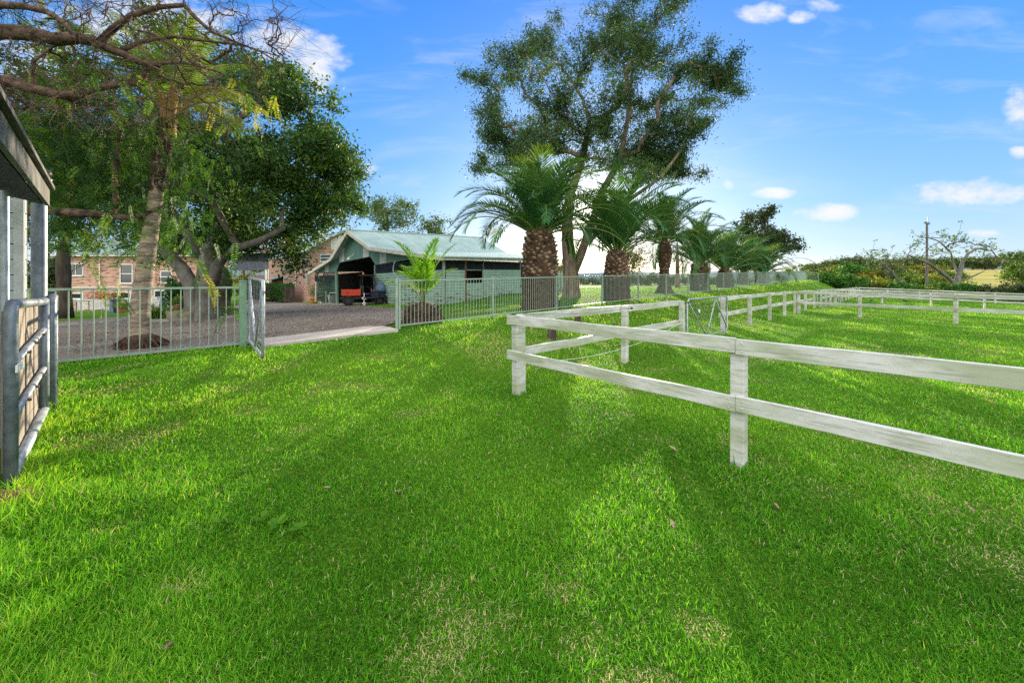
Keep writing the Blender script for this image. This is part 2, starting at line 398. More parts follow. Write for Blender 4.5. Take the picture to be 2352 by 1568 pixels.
def roofmat(name, c1, c2, d, per=.16):
    m, t, bs = newmat(name); bs.inputs['Roughness'].default_value = .55; bs.inputs['Specular IOR Level'].default_value = .3
    g = nd(t, 'ShaderNodeNewGeometry'); dt = nd(t, 'ShaderNodeVectorMath', operation='DOT_PRODUCT'); t.links.new(g.outputs['Position'], dt.inputs[0]); dt.inputs[1].default_value = (d[0], d[1], 0)
    wv = mth(t, 'SINE', mth(t, 'MULTIPLY', dt.outputs['Value'], 2 * pi / per)); a = noise_of(t, 1.1, 6, .7); b = noise_of(t, 5, 5, .7, scaled(t, .5, .5, .5))
    seam = mth(t, 'GREATER_THAN', mth(t, 'FRACT', mth(t, 'DIVIDE', dt.outputs['Value'], 2.15)), .965)
    col = mixc(t, rng_of(t, a, .35, .7), c1, c2); col = mixc(t, mth(t, 'MULTIPLY', seam, .45), col, (.55, .60, .58)); col = mixc(t, rng_of(t, b, .66, .74, 0, .5), col, (.10, .14, .13))
    t.links.new(col, bs.inputs['Base Color']); bump(t, bs, wv, .5, .02); return m

M = {}
M['white'] = paint_white()
M['trim'] = plain('cream_trim_paint', (.66, .64, .54), (.5, .48, .38), 4)
M['walkway_lattice'] = plain('violet_grey_lattice', (.24, .26, .33), (.18, .2, .26), 4)
M['galv'] = plain('galvanised_pipe', (.20, .235, .275), (.11, .13, .16), 9, .35, .7, .5, .35, 40, .1, .003)
M['galvlight'] = plain('galvanised_gate_pipe', (.36, .40, .45), (.24, .27, .31), 12, .35, .7, .45, .4)
M['fencegreen'] = plain('pale_green_fence_paint', (.27, .35, .29), (.20, .27, .225), 8, .35, .7, .5)
M['postgreen'] = plain('green_post_paint', (.17, .30, .20), (.13, .23, .16), 7, .35, .7, .5)
M['shedgreen'] = weatherboard('green_weatherboard', (.31, .475, .385), (.25, .40, .32), .655)
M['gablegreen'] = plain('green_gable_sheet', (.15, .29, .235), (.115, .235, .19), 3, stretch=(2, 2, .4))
M['stripe'] = plain('white_strip_paint', (.60, .62, .62), (.45, .48, .48), 4)
M['dark'] = plain('painted_shade', (.012, .014, .014), (.02, .02, .02), 3)  # near-black: shade inside openings and under the eave, put into the colour
M['lattice'] = plain('dark_lattice_paint', (.030, .042, .055), (.02, .03, .04), 5)
M['rust'] = plain('rusty_post', (.20, .12, .07), (.11, .06, .04), 6, bsc=20)
M['concrete'] = plain('pale_concrete', (.44, .40, .36), (.33, .30, .27), 3, .35, .65, .9, 0, 50, .2, .004)
M['concretedark'] = plain('stained_concrete', (.26, .25, .22), (.16, .16, .13), 3, .35, .65, .9, 0, 40, .3, .01)
M['timberpanel'] = plain('weathered_gate_boards', (.30, .25, .20), (.14, .12, .11), 3.2, .35, .62, .85, 0, 12, .35, .006, (3.0, 3.0, .35))
M['greywood'] = plain('grey_weathered_timber', (.15, .145, .135), (.075, .07, .068), 5, .35, .65, .9, 0, 22, .4, .006, (1, 1, .5))
M['oldpost'] = plain('old_timber_post', (.12, .09, .07), (.05, .04, .035), 7, .35, .65, .95, 0, 18, .8, .02, (1, 1, .3))
M['shedwall'] = weatherboard('pale_blue_grey_boards', (.50, .58, .60), (.42, .50, .53), .80)
M['black'] = plain('black_plastic', (.018, .020, .024), (.03, .03, .03), 6, rough=.4)
M['tyre'] = plain('black_tyre_rubber', (.016, .016, .017), (.03, .028, .025), 9, rough=.85, bsc=30)
M['red'] = plain('red_orange_paint', (.62, .055, .015), (.50, .04, .015), 4, rough=.35)
M['navy'] = plain('dark_blue_paint', (.025, .035, .06), (.018, .025, .04), 4, rough=.5)
M['amber'] = plain('amber_lens', (.75, .22, .02), (.6, .16, .02), 4, rough=.2)
M['lampwhite'] = plain('white_enamel', (.72, .74, .72), (.6, .62, .6), 5, rough=.3)
M['orangepot'] = plain('orange_glazed_pot', (.50, .22, .045), (.38, .15, .03), 3, rough=.5)
M['whitepot'] = plain('white_planter', (.55, .58, .60), (.42, .46, .48), 3, rough=.5)
M['terracotta'] = plain('terracotta', (.36, .15, .085), (.27, .11, .06), 4)
M['stone'] = plain('sandstone_rock', (.20, .18, .12), (.10, .10, .07), 3, .35, .65, .95, 0, 9, .8, .05)
M['brick_front'] = brick('red_brown_brick', (1, 0))
M['glass'] = glassy('dark_window_glass', (.012, .018, .022))
M['winwhite'] = plain('white_window_frame', (.70, .70, .66), (.6, .6, .56), 5)
M['blueplastic'] = plain('faded_blue_paint', (.10, .17, .26), (.07, .12, .2), 5)
M['shingle'] = plain('grey_green_roof_sheet', (.20, .28, .26), (.15, .22, .20), 2)
M['tile'] = plain('brown_tile_roof', (.12, .075, .06), (.08, .05, .04), 4)
M['mulch'] = plain('dry_brown_straw', (.20, .105, .05), (.10, .05, .03), 22, bsc=40, bst=.8)
M['lawn'] = lawn_mat(); M['gravel'] = gravel_mat()
M['bark_pepper'] = bark('rough_grey_brown_bark', (.15, .10, .07), (.035, .027, .023), 7, (1, 1, 1), 1.0, .06)
M['bark_twig'] = plain('grey_twig_bark', (.12, .095, .08), (.07, .058, .05), 9)
M['bark_fig'] = bark('smooth_grey_fig_bark', (.17, .16, .14), (.075, .075, .065), 3, (1, 1, .5), .5, .03)
M['bark_euc'] = bark('streaked_gum_bark', (.30, .23, .17), (.12, .09, .07), 3.0, (1.6, 1.6, .3), .7, .04)
M['bark_palm'] = bark('ringed_palm_bark', (.36, .29, .21), (.13, .105, .085), 5, (.6, .6, 2.6), .9, .04)
M['bark_dark'] = bark('dark_bark', (.085, .065, .05), (.04, .032, .028), 5)
M['scar_dark'] = plain('dark_brown_palm_fibre', (.085, .048, .030), (.035, .022, .016), 9, rough=.95, bsc=30, bst=.8)
M['scar_pale'] = plain('cut_palm_stub', (.38, .27, .20), (.17, .105, .07), 7, rough=.9)
M['stem_green'] = plain('yellow_green_stems', (.16, .21, .05), (.10, .16, .04), 5)
M['stem_orange'] = plain('orange_palm_stems', (.34, .19, .035), (.22, .16, .04), 4)
M['leaf_fig'] = leafmat('glossy_fig_leaves', [(0, (.012, .034, .010)), (.5, (.026, .075, .016)), (.8, (.07, .135, .018)), (1, (.19, .22, .02))], .30, .4, .45, 1.15)
M['leaf_pepper'] = leafmat('peppercorn_leaves', [(0, (.010, .034, .010)), (.45, (.030, .085, .018)), (.8, (.09, .18, .02)), (1, (.26, .27, .03))], .36, gain=1.05)
M['leaf_euc'] = leafmat('grey_green_gum_leaves', [(0, (.014, .034, .012)), (.5, (.032, .080, .027)), (.85, (.07, .130, .036)), (1, (.13, .16, .04))], .30, gain=1.1)
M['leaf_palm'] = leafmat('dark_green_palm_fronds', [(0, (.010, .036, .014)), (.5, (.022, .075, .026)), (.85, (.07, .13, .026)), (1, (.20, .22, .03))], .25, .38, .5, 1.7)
M['leaf_bright'] = leafmat('bright_young_palm_fronds', [(0, (.035, .12, .012)), (.5, (.085, .22, .014)), (.8, (.17, .32, .016)), (1, (.36, .42, .03))], .45, gain=1.1)
M['leaf_bush'] = leafmat('mixed_shrub_leaves', [(0, (.016, .042, .010)), (.5, (.05, .105, .016)), (.8, (.11, .155, .02)), (1, (.26, .22, .025))], .35)
M['leaf_autumn'] = leafmat('yellowing_leaves', [(0, (.07, .085, .02)), (.5, (.14, .15, .02)), (1, (.28, .20, .025))], .35, gain=1.0)
M['leaf_dark'] = leafmat('dark_tree_leaves', [(0, (.012, .022, .010)), (.6, (.03, .05, .02)), (1, (.07, .08, .03))], .25)
M['leaf_hedge'] = leafmat('clipped_hedge_leaves', [(0, (.010, .035, .008)), (.6, (.025, .085, .012)), (1, (.06, .14, .015))], .25)
M['leaf_red'] = leafmat('red_flowers', [(0, (.35, .03, .02)), (1, (.55, .10, .06))], .3)
M['grass'] = leafmat('grass_blades', [(0, (.030, .115, .006)), (.25, (.068, .25, .010)), (.5, (.155, .42, .020)), (.68, (.29, .53, .034)), (.78, (.46, .60, .08)), (.84, (.44, .37, .17)), (1, (.66, .55, .34))], .40, .6, .2, 1.0)
M['dryleaf'] = plain('dry_fallen_leaf', (.36, .28, .20), (.22, .13, .08), 30)
M['hill'] = plain('haze_tinted_forest', (.10, .16, .17), (.13, .19, .20), .01)  # forest green with blue distance haze put into the base colour

# ------------------------------------------------------------------ ground, driveway, paths, hills
def axis_pts(a0, a1, step, lo_, hi_):
    core = list(np.arange(a0, a1 + 1e-6, step)); x = a1; st = step
    while x < hi_: st *= 1.22; x += st; core.append(x)
    x = a0; st = step; pre = []
    while x > lo_: st *= 1.22; x -= st; pre.append(x)
    return np.array(pre[::-1] + core)
gx = axis_pts(-34, 50, .42, -2500, 3500); gy = axis_pts(-4, 56, .42, -60, 6000)
GX, GY = np.meshgrid(gx, gy); GZ = gz(GX, GY)
# the ground drops away slowly far off so that the horizon is not lifted
GZ = GZ - np.clip((np.hypot(GX, GY) - 260) * .004, 0, 12)
nxp, nyp = len(gx), len(gy); idx = np.arange(nxp * nyp).reshape(nyp, nxp)
q = np.stack([idx[:-1, :-1], idx[:-1, 1:], idx[1:, 1:], idx[1:, :-1]], -1).reshape(-1, 4)
g = polys_mesh('ground', np.stack([GX, GY, GZ], -1).reshape(-1, 3), q, None, M['lawn'])
g.data.polygons.foreach_set('use_smooth', [True] * len(g.data.polygons)); tag(g, kind='structure')

def inside(poly, x, y):
    x = np.asarray(x); y = np.asarray(y); c = np.zeros(x.shape, bool); n = len(poly)
    for i in range(n):
        (x1, y1), (x2, y2) = poly[i], poly[(i + 1) % n]
        c ^= ((y1 > y) != (y2 > y)) & (x < (x2 - x1) * (y - y1) / (y2 - y1 + 1e-12) + x1)
    return c
def sheet(name, poly, m, off, step=.5, kind='structure', thick=0):
    pts = []
    n = len(poly)
    for i in range(n):
        a, b = np.array(poly[i]), np.array(poly[(i + 1) % n]); k_ = max(1, int(np.linalg.norm(b - a) / step))
        for j in range(k_): pts.append(tuple(a + (b - a) * j / k_))
    nb = len(pts)
    P = np.array(pts); xs = np.arange(P[:, 0].min(), P[:, 0].max(), step); ys = np.arange(P[:, 1].min(), P[:, 1].max(), step)
    XX, YY = np.meshgrid(xs, ys); ins = inside(pts, XX, YY)
    inner = [(x, y) for x, y in zip(XX[ins], YY[ins]) if np.min(np.hypot(P[:, 0] - x, P[:, 1] - y)) > step * .45]
    allp = [V(p) for p in pts + inner]
    vs, es, fs, *_ = mgeo.delaunay_2d_cdt(allp, [(i, (i + 1) % nb) for i in range(nb)], [list(range(nb))], 1, 1e-5)
    A = np.array([(v.x, v.y) for v in vs]); Z = gz(A[:, 0], A[:, 1]) + off
    me = bpy.data.meshes.new(name); me.from_pydata([(a[0], a[1], z) for a, z in zip(A, Z)], [], [tuple(f) for f in fs]); me.materials.append(m)
    me.update()
    bm = bmesh.new(); bm.from_mesh(me)
    bmesh.ops.recalc_face_normals(bm, faces=bm.faces)
    if sum(f.normal.z for f in bm.faces) < 0: bmesh.ops.reverse_faces(bm, faces=bm.faces)
    if thick:
        be = [e for e in bm.edges if e.is_boundary]; r_ = bmesh.ops.extrude_edge_only(bm, edges=be)
        for v in [x for x in r_['geom'] if isinstance(x, bmesh.types.BMVert)]: v.co.z -= thick
    bm.to_mesh(me); bm.free()
    return tag(link_mesh(name, me), kind=kind)
def gp2(px, py): p = ground_at(px, py); return (p.x, p.y)
fl = lambda s, d: tuple(sdpt(s, d))
DRIVE = [fl(-30, 5.45), fl(-2.4, 5.45), fl(.5, 5.45), gp2(925, 738), gp2(948, 722), gp2(938, 711), gp2(861, 704.5), gp2(775, 699), gp2(712, 698), gp2(660, 692.5), gp2(612, 688.5), gp2(560, 690), gp2(536, 705), gp2(556, 716), gp2(548, 730), gp2(440, 738), gp2(339, 742.5), gp2(310, 734), gp2(292, 728), gp2(123, 741), fl(-30, 24)]
sheet('driveway', DRIVE, M['gravel'], .03, .6)
SLAB = [fl(-2.15, 4.72), fl(.42, 4.35), fl(.5, 5.25), fl(.2, 5.75), fl(-2.05, 5.9)]
sheet('path', SLAB, M['concrete'], .06, .4, thick=.09)
# garden edging strip in front of the barn's side wall
STRIP = [gp2(1020, 713.5), gp2(1210, 706), gp2(1215, 709), gp2(1020, 718)]

hb = MB()
rg = np.random.default_rng(3)
n = 90; pts = []
for i in range(n):
    az = R(-62 + 124 * i / (n - 1)); D = 3300
    hgt = 40 + 45 * vnoise(np.array([i]), np.array([0.]), 9, 5)[0] + 26 * vnoise(np.array([i]), np.array([3.]), 3.1, 8)[0]
    pts.append((sin(az) * D, cos(az) * D, hgt))
vs = []
for (x, y, h_) in pts: vs += [(x * .86, y * .86, -20), (x, y, h_), (x * 1.25, y * 1.25, -20)]
hb.add(vs, [(3 * i + j, 3 * i + 3 + j, 3 * i + 4 + j, 3 * i + 1 + j) for i in range(n - 1) for j in (0, 1)])
tag(hb.build('hills', M['hill'], smooth=True), kind='structure')

# ------------------------------------------------------------------ white post-and-rail fences
UP = V((0, 0, 1))
def rail_fence(label, posts, rails_side, m, heights=(1.05, .565), ph=1.10, pw=.108, rail_h=.128, extend=(0, 0), group='white paddock fences', skip=(), wire=None, sag=0, dirend=None):
    """posts: list of ground points; a rail between each pair of neighbours except those in skip"""
    root = thing('rail_fence', label, 'fence', posts[0], group)
    n = len(posts)
    for i, p in enumerate(posts):
        a = posts[max(i - 1, 0)]; b = posts[min(i + 1, n - 1)]
        d = V((b.x - a.x, b.y - a.y, 0)).normalized(); sd_ = V((-d.y, d.x, 0))
        mb = MB(); h_ = ph + random.uniform(-.015, .02); lean = V((random.uniform(-.012, .012), random.uniform(-.012, .012), 1)).normalized()
        mb.box(p + lean * (h_ / 2 - .05), (pw, pw, h_ + .1), (d, sd_, lean))
        mb.build('post', m, root, bevel=.006)
    for lev in heights:
        for i in range(n - 1):
            if i in skip: continue
            a, b = posts[i], posts[i + 1]
            d = V((b.x - a.x, b.y - a.y, 0)).normalized(); sd_ = V((-d.y, d.x, 0)) * rails_side
            e0 = extend[0] if i == 0 else 0; e1 = extend[1] if i == n - 2 else 0
            off = sd_ * (pw / 2 + .021)
            p0 = a + off + UP * (lev + random.uniform(-.008, .008)) - d * (e0 - .001); p1 = b + off + UP * (lev + random.uniform(-.008, .008)) + d * (e1 - .001)
            mb = MB()
            K = 6
            ring = []; side_ = (p1 - p0).normalized().cross(UP).normalized()
            for j in range(K + 1):
                c_ = p0.lerp(p1, j / K) + (UP * random.uniform(-.006, .006) + side_ * random.uniform(-.004, .004)) * (0 < j < K); hh_ = rail_h / 2 * random.uniform(.985, 1.015)
                ring.append([c_ + side_ * a_ * .021 + UP * b_ * hh_ for a_, b_ in ((-1, -1), (1, -1), (1, 1), (-1, 1))])
            mb.add([q_ for rr_ in ring for q_ in rr_], [(4 * j + e_, 4 * j + (e_ + 1) % 4, 4 * j + 4 + (e_ + 1) % 4, 4 * j + 4 + e_) for j in range(K) for e_ in range(4)] + [(3, 2, 1, 0), (4 * K, 4 * K + 1, 4 * K + 2, 4 * K + 3)])
            if p0.y < 12:
                for q_ in (p0 + d * .05, p1 - d * .05):
                    for zz in (-.035, .035): mb.tube([q_ + UP * zz + sd_ * .018, q_ + UP * zz + sd_ * .027], .009, 6)
            mb.build('rail', m, root, bevel=.005)
    return root
def bpt(px):      # point on the long white fence line under an image column
    r = (px - CX) / F; t = (5.29 * r - .074) / (1 - .956 * r)
    return gpt(.074 + t, 5.29 + .956 * t)
W_ = M['white']
corner = gpt(.074, 5.29); near2 = gpt(1.95, 3.22); near3 = gpt(3.83, 1.15); near4 = gpt(5.71, -.92)
rail_fence('white two-rail fence crossing the foreground, mould-streaked, ending at the front corner post', [corner, near2, near3, near4], -1, W_, extend=(.12, .1))
lbl_b = 'white fence stretch at the foot of the bank between front corner and mesh gate'
pB = [bpt(x) for x in (1435, 1567)]
b0 = corner + (pB[0] - corner).normalized() * .07
fb = rail_fence(lbl_b, [b0] + pB, 1, W_, extend=(.0, .06))
rows = [bpt(x) for x in (1660, 1722, 1768, 1802, 1826, 1850, 1870)]
rail_fence('white fence stretch with seven posts between the two mesh gates', rows, 1, W_, extend=(.06, .06))
rows2 = [bpt(x) for x in (1886, 1897, 1908, 1917, 1926, 1935, 1943, 1949, 1955, 1960, 1965, 1970)]
rail_fence('farthest stretch of white fence beyond the second gate up to the far paddock corner', rows2, 1, W_, extend=(.0, .1))
cf = [bpt(1826) + V((.1, -.12, 0)), gpt(15.7, 16.9), gpt(16.95, 14.3), gpt(18.15, 11.8), gpt(19.3, 9.4)]
rail_fence('white two-rail cross fence across the paddock, nearer of the two', cf, -1, W_)
mf = [bpt(1919), gpt(32.0, 32.4), gpt(33.8, 30.2), gpt(36.6, 29.0), gpt(38.9, 26.8), gpt(41.5, 24.5)]
rail_fence('greyed white cross fence farther back with two birds on the grass before it', mf, -1, W_)
e0 = bpt(1970)
def on_back(px):
    r = (px - CX) / F; s_ = (r * e0.y - e0.x) / (.956 + r); return gpt(e0.x + .956 * s_, e0.y - s_)
bf = [e0 + V((.1, -.1, 0))] + [on_back(x) for x in (2039, 2112, 2194, 2286, 2390, 2510)]
rail_fence('white boundary fence along the far side of the paddock in front of the scrub', bf, -1, W_)
# fixed bits on the first fence: insulators and a slack white rope
def insul(p, d):
    mb = MB(); mb.tube([p, p + d * .05, p + d * .055, p + d * .09], [.008, .008, .022, .02], 8); mb.build('insulator', M['black'], fb)
for p in (pB[0], pB[1], b0):
    insul(p + V((.06, -.03, 1.06)), V((.7, -.7, .15)))
rp = MB(); a = b0 + V((.12, -.06, .46)); b = pB[1] + V((.0, -.1, .62)); rp.tube([a.lerp(b, t) + V((0, 0, -.24 * 4 * t * (1 - t) * (1 - .25 * t))) for t in [i / 14 for i in range(15)]], .0035, 5); rp.build('rope', M['lampwhite'], fb)
rp = MB(); a = b0 + V((.02, .05, 1.13)); b = pB[0] + V((.06, -.06, 1.07)); rp.tube([a.lerp(b, t) + V((0, 0, -.05 * 4 * t * (1 - t))) for t in [i / 8 for i in range(9)]], .004, 5); rp.build('wire', M['galv'], fb)

def old_post(px, py, top, wd, label):
    p = ground_at(px, py); mb = MB(); hh = (py - top) / F * p.y; r_ = wd / F * p.y / 2
    mb.tube([p + V((0, 0, -.1)), p + V((.01, 0, hh * .5)), p + V((.02, .01, hh * .93)), p + V((.02, .01, hh))], [r_ * 1.1, r_, r_ * .96, r_ * .75], 9)
    o = mb.build('timber_post', M['oldpost'], loc=p); tag(o, label, 'post', 'old round posts behind the white fence')
old_post(1267, 778, 714, 20, 'old split grey round post near the front corner of the white fence')
old_post(1326, 752, 705, 16, 'short dark round post between the corner and the first fence post on the right')

def mesh_gate(label, a, b, hgt, m, z0=.12, brace='V', n_h=9, n_v=5, rad=.02, name='metal_gate', cat='gate', group=None, extra=None):
    """pipe frame from ground point a to b, wire infill and V brace"""
    root = thing(name, label, cat, a, group); d = (b - a); 
    def P(u_, v): return a + d * u_ + UP * (z0 + v * (hgt - z0))
    mb = MB(); c_ = .035
    loop = [P(0, c_ * 2), P(c_, 0), P(1 - c_, 0), P(1, c_ * 2), P(1, 1 - c_ * 2), P(1 - c_, 1), P(c_, 1), P(0, 1 - c_ * 2), P(0, c_ * 2)]
    mb.tube(loop, rad, 10, False); mb.build('frame', m, root, smooth=True)
    bb = MB()
    if brace == 'V': bb.tube([P(.02, .94), P(.42, .02)], rad * .8, 8); bb.tube([P(.44, .02), P(.66, .93)], rad * .8, 8); bb.tube([P(.67, .93), P(.98, .12)], rad * .8, 8)
    else: bb.tube([P(.03, .95), P(.5, .03)], rad * .8, 8); bb.tube([P(.5, .03), P(.97, .95)], rad * .8, 8)
    bb.build('brace', m, root, smooth=True)
    wm = MB()
    for i in range(1, n_h): wm.tube([P(0, i / n_h), P(1, i / n_h)], .0035, 4, False)
    for i in range(1, n_v): wm.tube([P(i / n_v, 0), P(i / n_v, 1)], .0035, 4, False)
    wm.build('wire_mesh', M['galv'], root)
    for v in (.15, .85):
        hg = MB(); hg.box(P(1.0, v) + d.normalized() * .035, (.06, .03, .05), (d.normalized(), UP.cross(d.normalized()), UP)); hg.build('hinge', M['galv'], root)
    return root, P
ga = pB[1] + (rows[0] - pB[1]).normalized() * .12 + V((.05, -.06, 0)); gb = rows[0] + V((.12, -.02, 0))
g1, P = mesh_gate('galvanised pipe gate with wire mesh and V brace hung between two white posts', ga, gb, 1.14, M['galvlight'])
mb = MB(); c_ = P(.26, .68); dd = (gb - ga).normalized(); nn = UP.cross(dd)
mb.tube([c_ - nn * .006, c_ + nn * .006], .05, 14); mb.build('disc', M['lampwhite'], g1)
mesh_gate('second mesh gate farther along the white fence, standing ajar', rows[-1] + V((.1, -.1, 0)), rows2[0] + V((.5, -.9, 0)), 1.12, M['galvlight'], n_h=7)

# ------------------------------------------------------------------ pale green pool-style fence
def FL(s, d=4.75): x, y = sdpt(s, d); return gpt(x, y)
def bar_fence(label, pts, hgt=1.2, gap=.105, post=.05, bar=.008, m=None, cat='fence', first=True):
    m = m or M['fencegreen']; root = thing('bar_fence', label, cat, pts[0], None)
    for i, p in enumerate(pts):
        d = (pts[min(i + 1, len(pts) - 1)] - pts[max(i - 1, 0)]); d.z = 0; d.normalize(); mb = MB()
        mb.box(p + UP * (hgt / 2), (post, post, hgt + .06), (d, UP.cross(d), UP)); mb.build('post', m, root)
    for i in range(len(pts) - 1):
        a, b = pts[i], pts[i + 1]; L_ = (b - a).length; d = (b - a).normalized(); mb = MB()
        for z in (.085, hgt - .02): mb.beam(a + UP * z, b + UP * z, .028, .036)
        n_ = max(2, int(round(L_ / gap)))
        for k_ in range(1, n_):
            q = a.lerp(b, k_ / n_); mb.tube([q + UP * .09, q + UP * (hgt - .03)], bar, 5, False)
        mb.build('panel', m, root)
    return root
def s_at(px, d=4.75):
    r = (px - CX) / F; Y = (d + .719 * 5.29 - .695 * .074) / (.719 - .695 * r); s, _ = sdof(r * Y, Y); return float(s)
posts_px = [917, 1132, 1278, 1383, 1466, 1530, 1580.6, 1625.6, 1661.6, 1691.4, 1718, 1740.5, 1760.6, 1777, 1793, 1807.8, 1820, 1831, 1841, 1851]
fpts = [FL(s_at(x)) for x in posts_px]
bar_fence('long pale green metal bar fence running along the top of the bank past the palms', fpts)
lastp = fpts[-1]; rpts = [lastp + V((.06, -.05, 0)), gpt(lastp.x + .55, lastp.y - 1.3)]
bar_fence('end return of pale green bar fence stepping down the far tip of the bank', rpts)
lf = [FL(-2.42, 5.2), FL(-4.9, 5.2), FL(-7.3, 5.2)]
lfence = bar_fence('pale green bar fence at left in front of the slim palm trunk', lf, 1.2, .132, .05, .0085)
gpost = MB(); p = FL(-2.42, 5.2); d1 = V((E1[0], E1[1], 0)); gpost.box(p + UP * .62, (.115, .115, 1.34), (d1, UP.cross(d1), UP)); gpost.box(p + UP * 1.30, (.125, .125, .03), (d1, UP.cross(d1), UP))
gq = gpost.build('gate_post', M['postgreen'], loc=p, bevel=.008); tag(gq, 'thick green square gate post at the driveway entrance', 'post')
# the open gate that hangs on it
ga = FL(-2.32, 5.18); gb = ground_at(606, 845)
gd = V((gb.x - ga.x, gb.y - ga.y, 0)).normalized(); gb = ga + gd * 1.9; gb = gpt(gb.x, gb.y)
gg, P = mesh_gate('galvanised driveway gate swung open beside the thick green post', ga, gb, 1.36, M['galvlight'], z0=.13, brace='W', n_h=10, n_v=9, rad=.024)
# old hooked bar on the right-hand entrance post
p = FL(s_at(917)); mb = MB(); mb.tube([p + V((0, 0, 1.22)), p + V((-.10, 0, 1.30)), p + V((-.15, 0, 1.42)), p + V((-.14, 0, 1.56)), p + V((-.10, .0, 1.66))], .014, 7)
mb.build('hooked_bar', M['galv'], thing('fence_post', 'weathered round entrance post with a hooked bar at the end of the bar fence', 'post', p)) 
mb = MB(); mb.tube([p + V((-.05, -.03, -.1)), p + V((-.05, -.03, 1.24))], .034, 10); mb.build('shaft', M['fencegreen'], bpy.data.objects['fence_post'])

# ------------------------------------------------------------------ grey stable at the left edge, with its pipe gate
WD = V((-.736, .677, 0)).normalized(); WN = V((.677, .736, 0)).normalized()      # along the front, and out of it
def SP(a, out, z): return stO + WD * a + WN * out + UP * z
gnear = ground_at(25, 1122); gfar = ground_at(101, 958)
stO = V((gnear.x, gnear.y, 0)); WD = V((gfar.x - gnear.x, gfar.y - gnear.y, 0)); GLEN = WD.length; WD.normalize(); WN = V((WD.y, -WD.x, 0)); WN = WN if WN.x > 0 else -WN
zg = float(gnear.z); zf_ = float(gfar.z)
st = thing('stable', 'grey timber stable with sloping roof edge cut by the left side of the picture', 'stable', gfar)
PO = GLEN + .02                                   # big corner pipe post
corner_p = at(90, 900, gfar.y + .12); CPX = (V((corner_p.x, corner_p.y, 0)) - stO).dot(WD); CPO = (V((corner_p.x, corner_p.y, 0)) - stO).dot(WN)
mb = MB(); pc = SP(CPX, CPO, 0); mb.tube([pc + UP * (zf_ - .2), pc + UP * 2.44], .058, 20, False); mb.build('corner_post', M['galv'], st, smooth=True)
# end wall of horizontal boards running back from the post
wd2 = V((-.80, -.60, 0)).normalized(); wn2 = V((.60, -.80, 0))
wb = MB(); base = pc + wd2 * .10 - wn2 * .03
for i in range(16):
    z0 = zf_ + .02 + i * .165
    wb.box(base + wd2 * .9 + UP * (z0 + .08) + wn2 * (.003 * (i % 2)), (1.8, .024, .155), (wd2, wn2, UP))
wb.build('wall', M['shedwall'], st)
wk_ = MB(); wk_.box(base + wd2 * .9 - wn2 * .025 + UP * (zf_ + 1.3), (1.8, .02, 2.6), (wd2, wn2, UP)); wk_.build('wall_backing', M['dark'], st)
tb = MB(); tb.box(base + wd2 * .04 + wn2 * .022 + UP * (zf_ + 1.25), (.07, .02, 2.5), (wd2, wn2, UP)); tb.build('corner_trim', M['stripe'], st)
ub = MB(); upt = at(10, 800, gfar.y - .55); ub.tube([V((upt.x, upt.y, zf_ - .1)), V((upt.x, upt.y, 2.42))], .03, 10, False); ub.tube([V((upt.x - .05, upt.y - .03, zf_ - .1)), V((upt.x - .05, upt.y - .03, 2.42))], .018, 8, False); ub.build('upright', M['galvlight'], st, smooth=True)
# eave: fascia and roof sheet, level, running toward the camera along the front
ev = at(109, 473, gfar.y + .06); EA = (V((ev.x, ev.y, 0)) - stO).dot(WD); EO = (V((ev.x, ev.y, 0)) - stO).dot(WN); ez = ev.z
ED = V((-.7357, .677, 0)).normalized(); EN = V((.677, .7357, 0)).normalized()
def EP(a, out, z): return V((ev.x, ev.y, 0)) + ED * (a - EA) + EN * (out - EO) + UP * z
fb_ = MB(); fb_.beam(EP(EA, EO, ez + .085), EP(EA - 3.6, EO, ez + .085), .03, .17); fb_.build('fascia', M['greywood'], st)
rf = MB(); a, b = EP(EA + .02, EO + .05, ez + .18), EP(EA - 3.7, EO + .05, ez + .18); back = -EN * 2.6 + UP * .75
rf.prism([a, b, b + back, a + back], (0, 0, .035)); rf.build('roof', M['greywood'], st)
sf = MB(); a, b = EP(EA, EO - .03, ez + .01), EP(EA - 3.6, EO - .03, ez + .01); sf.prism([a, b, b - EN * 1.6 + UP * .4, a - EN * 1.6 + UP * .4], (0, 0, .015)); sf.build('soffit', M['dark'], st)  # shadow under the eave is put into the soffit's dark colour
bw = MB(); bw.prism([SP(EA - .05, EO - 1.5, -.2), SP(EA - 3.5, EO - 1.5, -.2), SP(EA - 3.5, EO - 1.5, 2.5), SP(EA - .05, EO - 1.5, 2.5)], -WN * .05); bw.build('back_wall', M['shedwall'], st)
# sensor flood light on the fascia
lp = at(95, 404, gfar.y - .12); fl_ = thing('security_light', 'black twin sensor light fixed to the stable fascia', 'light', lp)
mb = MB(); arm = SP((V((lp.x, lp.y, 0)) - stO).dot(WD), EO + .02, lp.z); mb.tube([arm + V((-.07, 0, .08)), arm + V((-.04, 0, .02)), lp + V((0, 0, .0))], .022, 10); mb.build('bracket', M['black'], fl_, smooth=True)
mb = MB(); mb.tube([lp + V((-.02, 0, .01)), lp + V((.05, -.02, .03)), lp + V((.075, -.03, .0))], [.03, .045, .05], 14); mb.build('lamp_head', M['black'], fl_, smooth=True)
mb = MB(); mb.lathe(lp + V((.04, -.02, -.085)), [(.03, 0), (.06, .015), (.066, .05), (.045, .075)], 16); mb.build('sensor', M['black'], fl_, smooth=True)
mb = MB(); mb.tube([SP(EA - .55, EO - .02, ez + .02), SP(EA - .6, EO - .06, ez - .1), SP(EA - .75, EO - .08, ez - .02), SP(EA - .5, EO - .06, ez - .16), SP(EA - .3, EO - .06, ez - .02)], .008, 6); pass
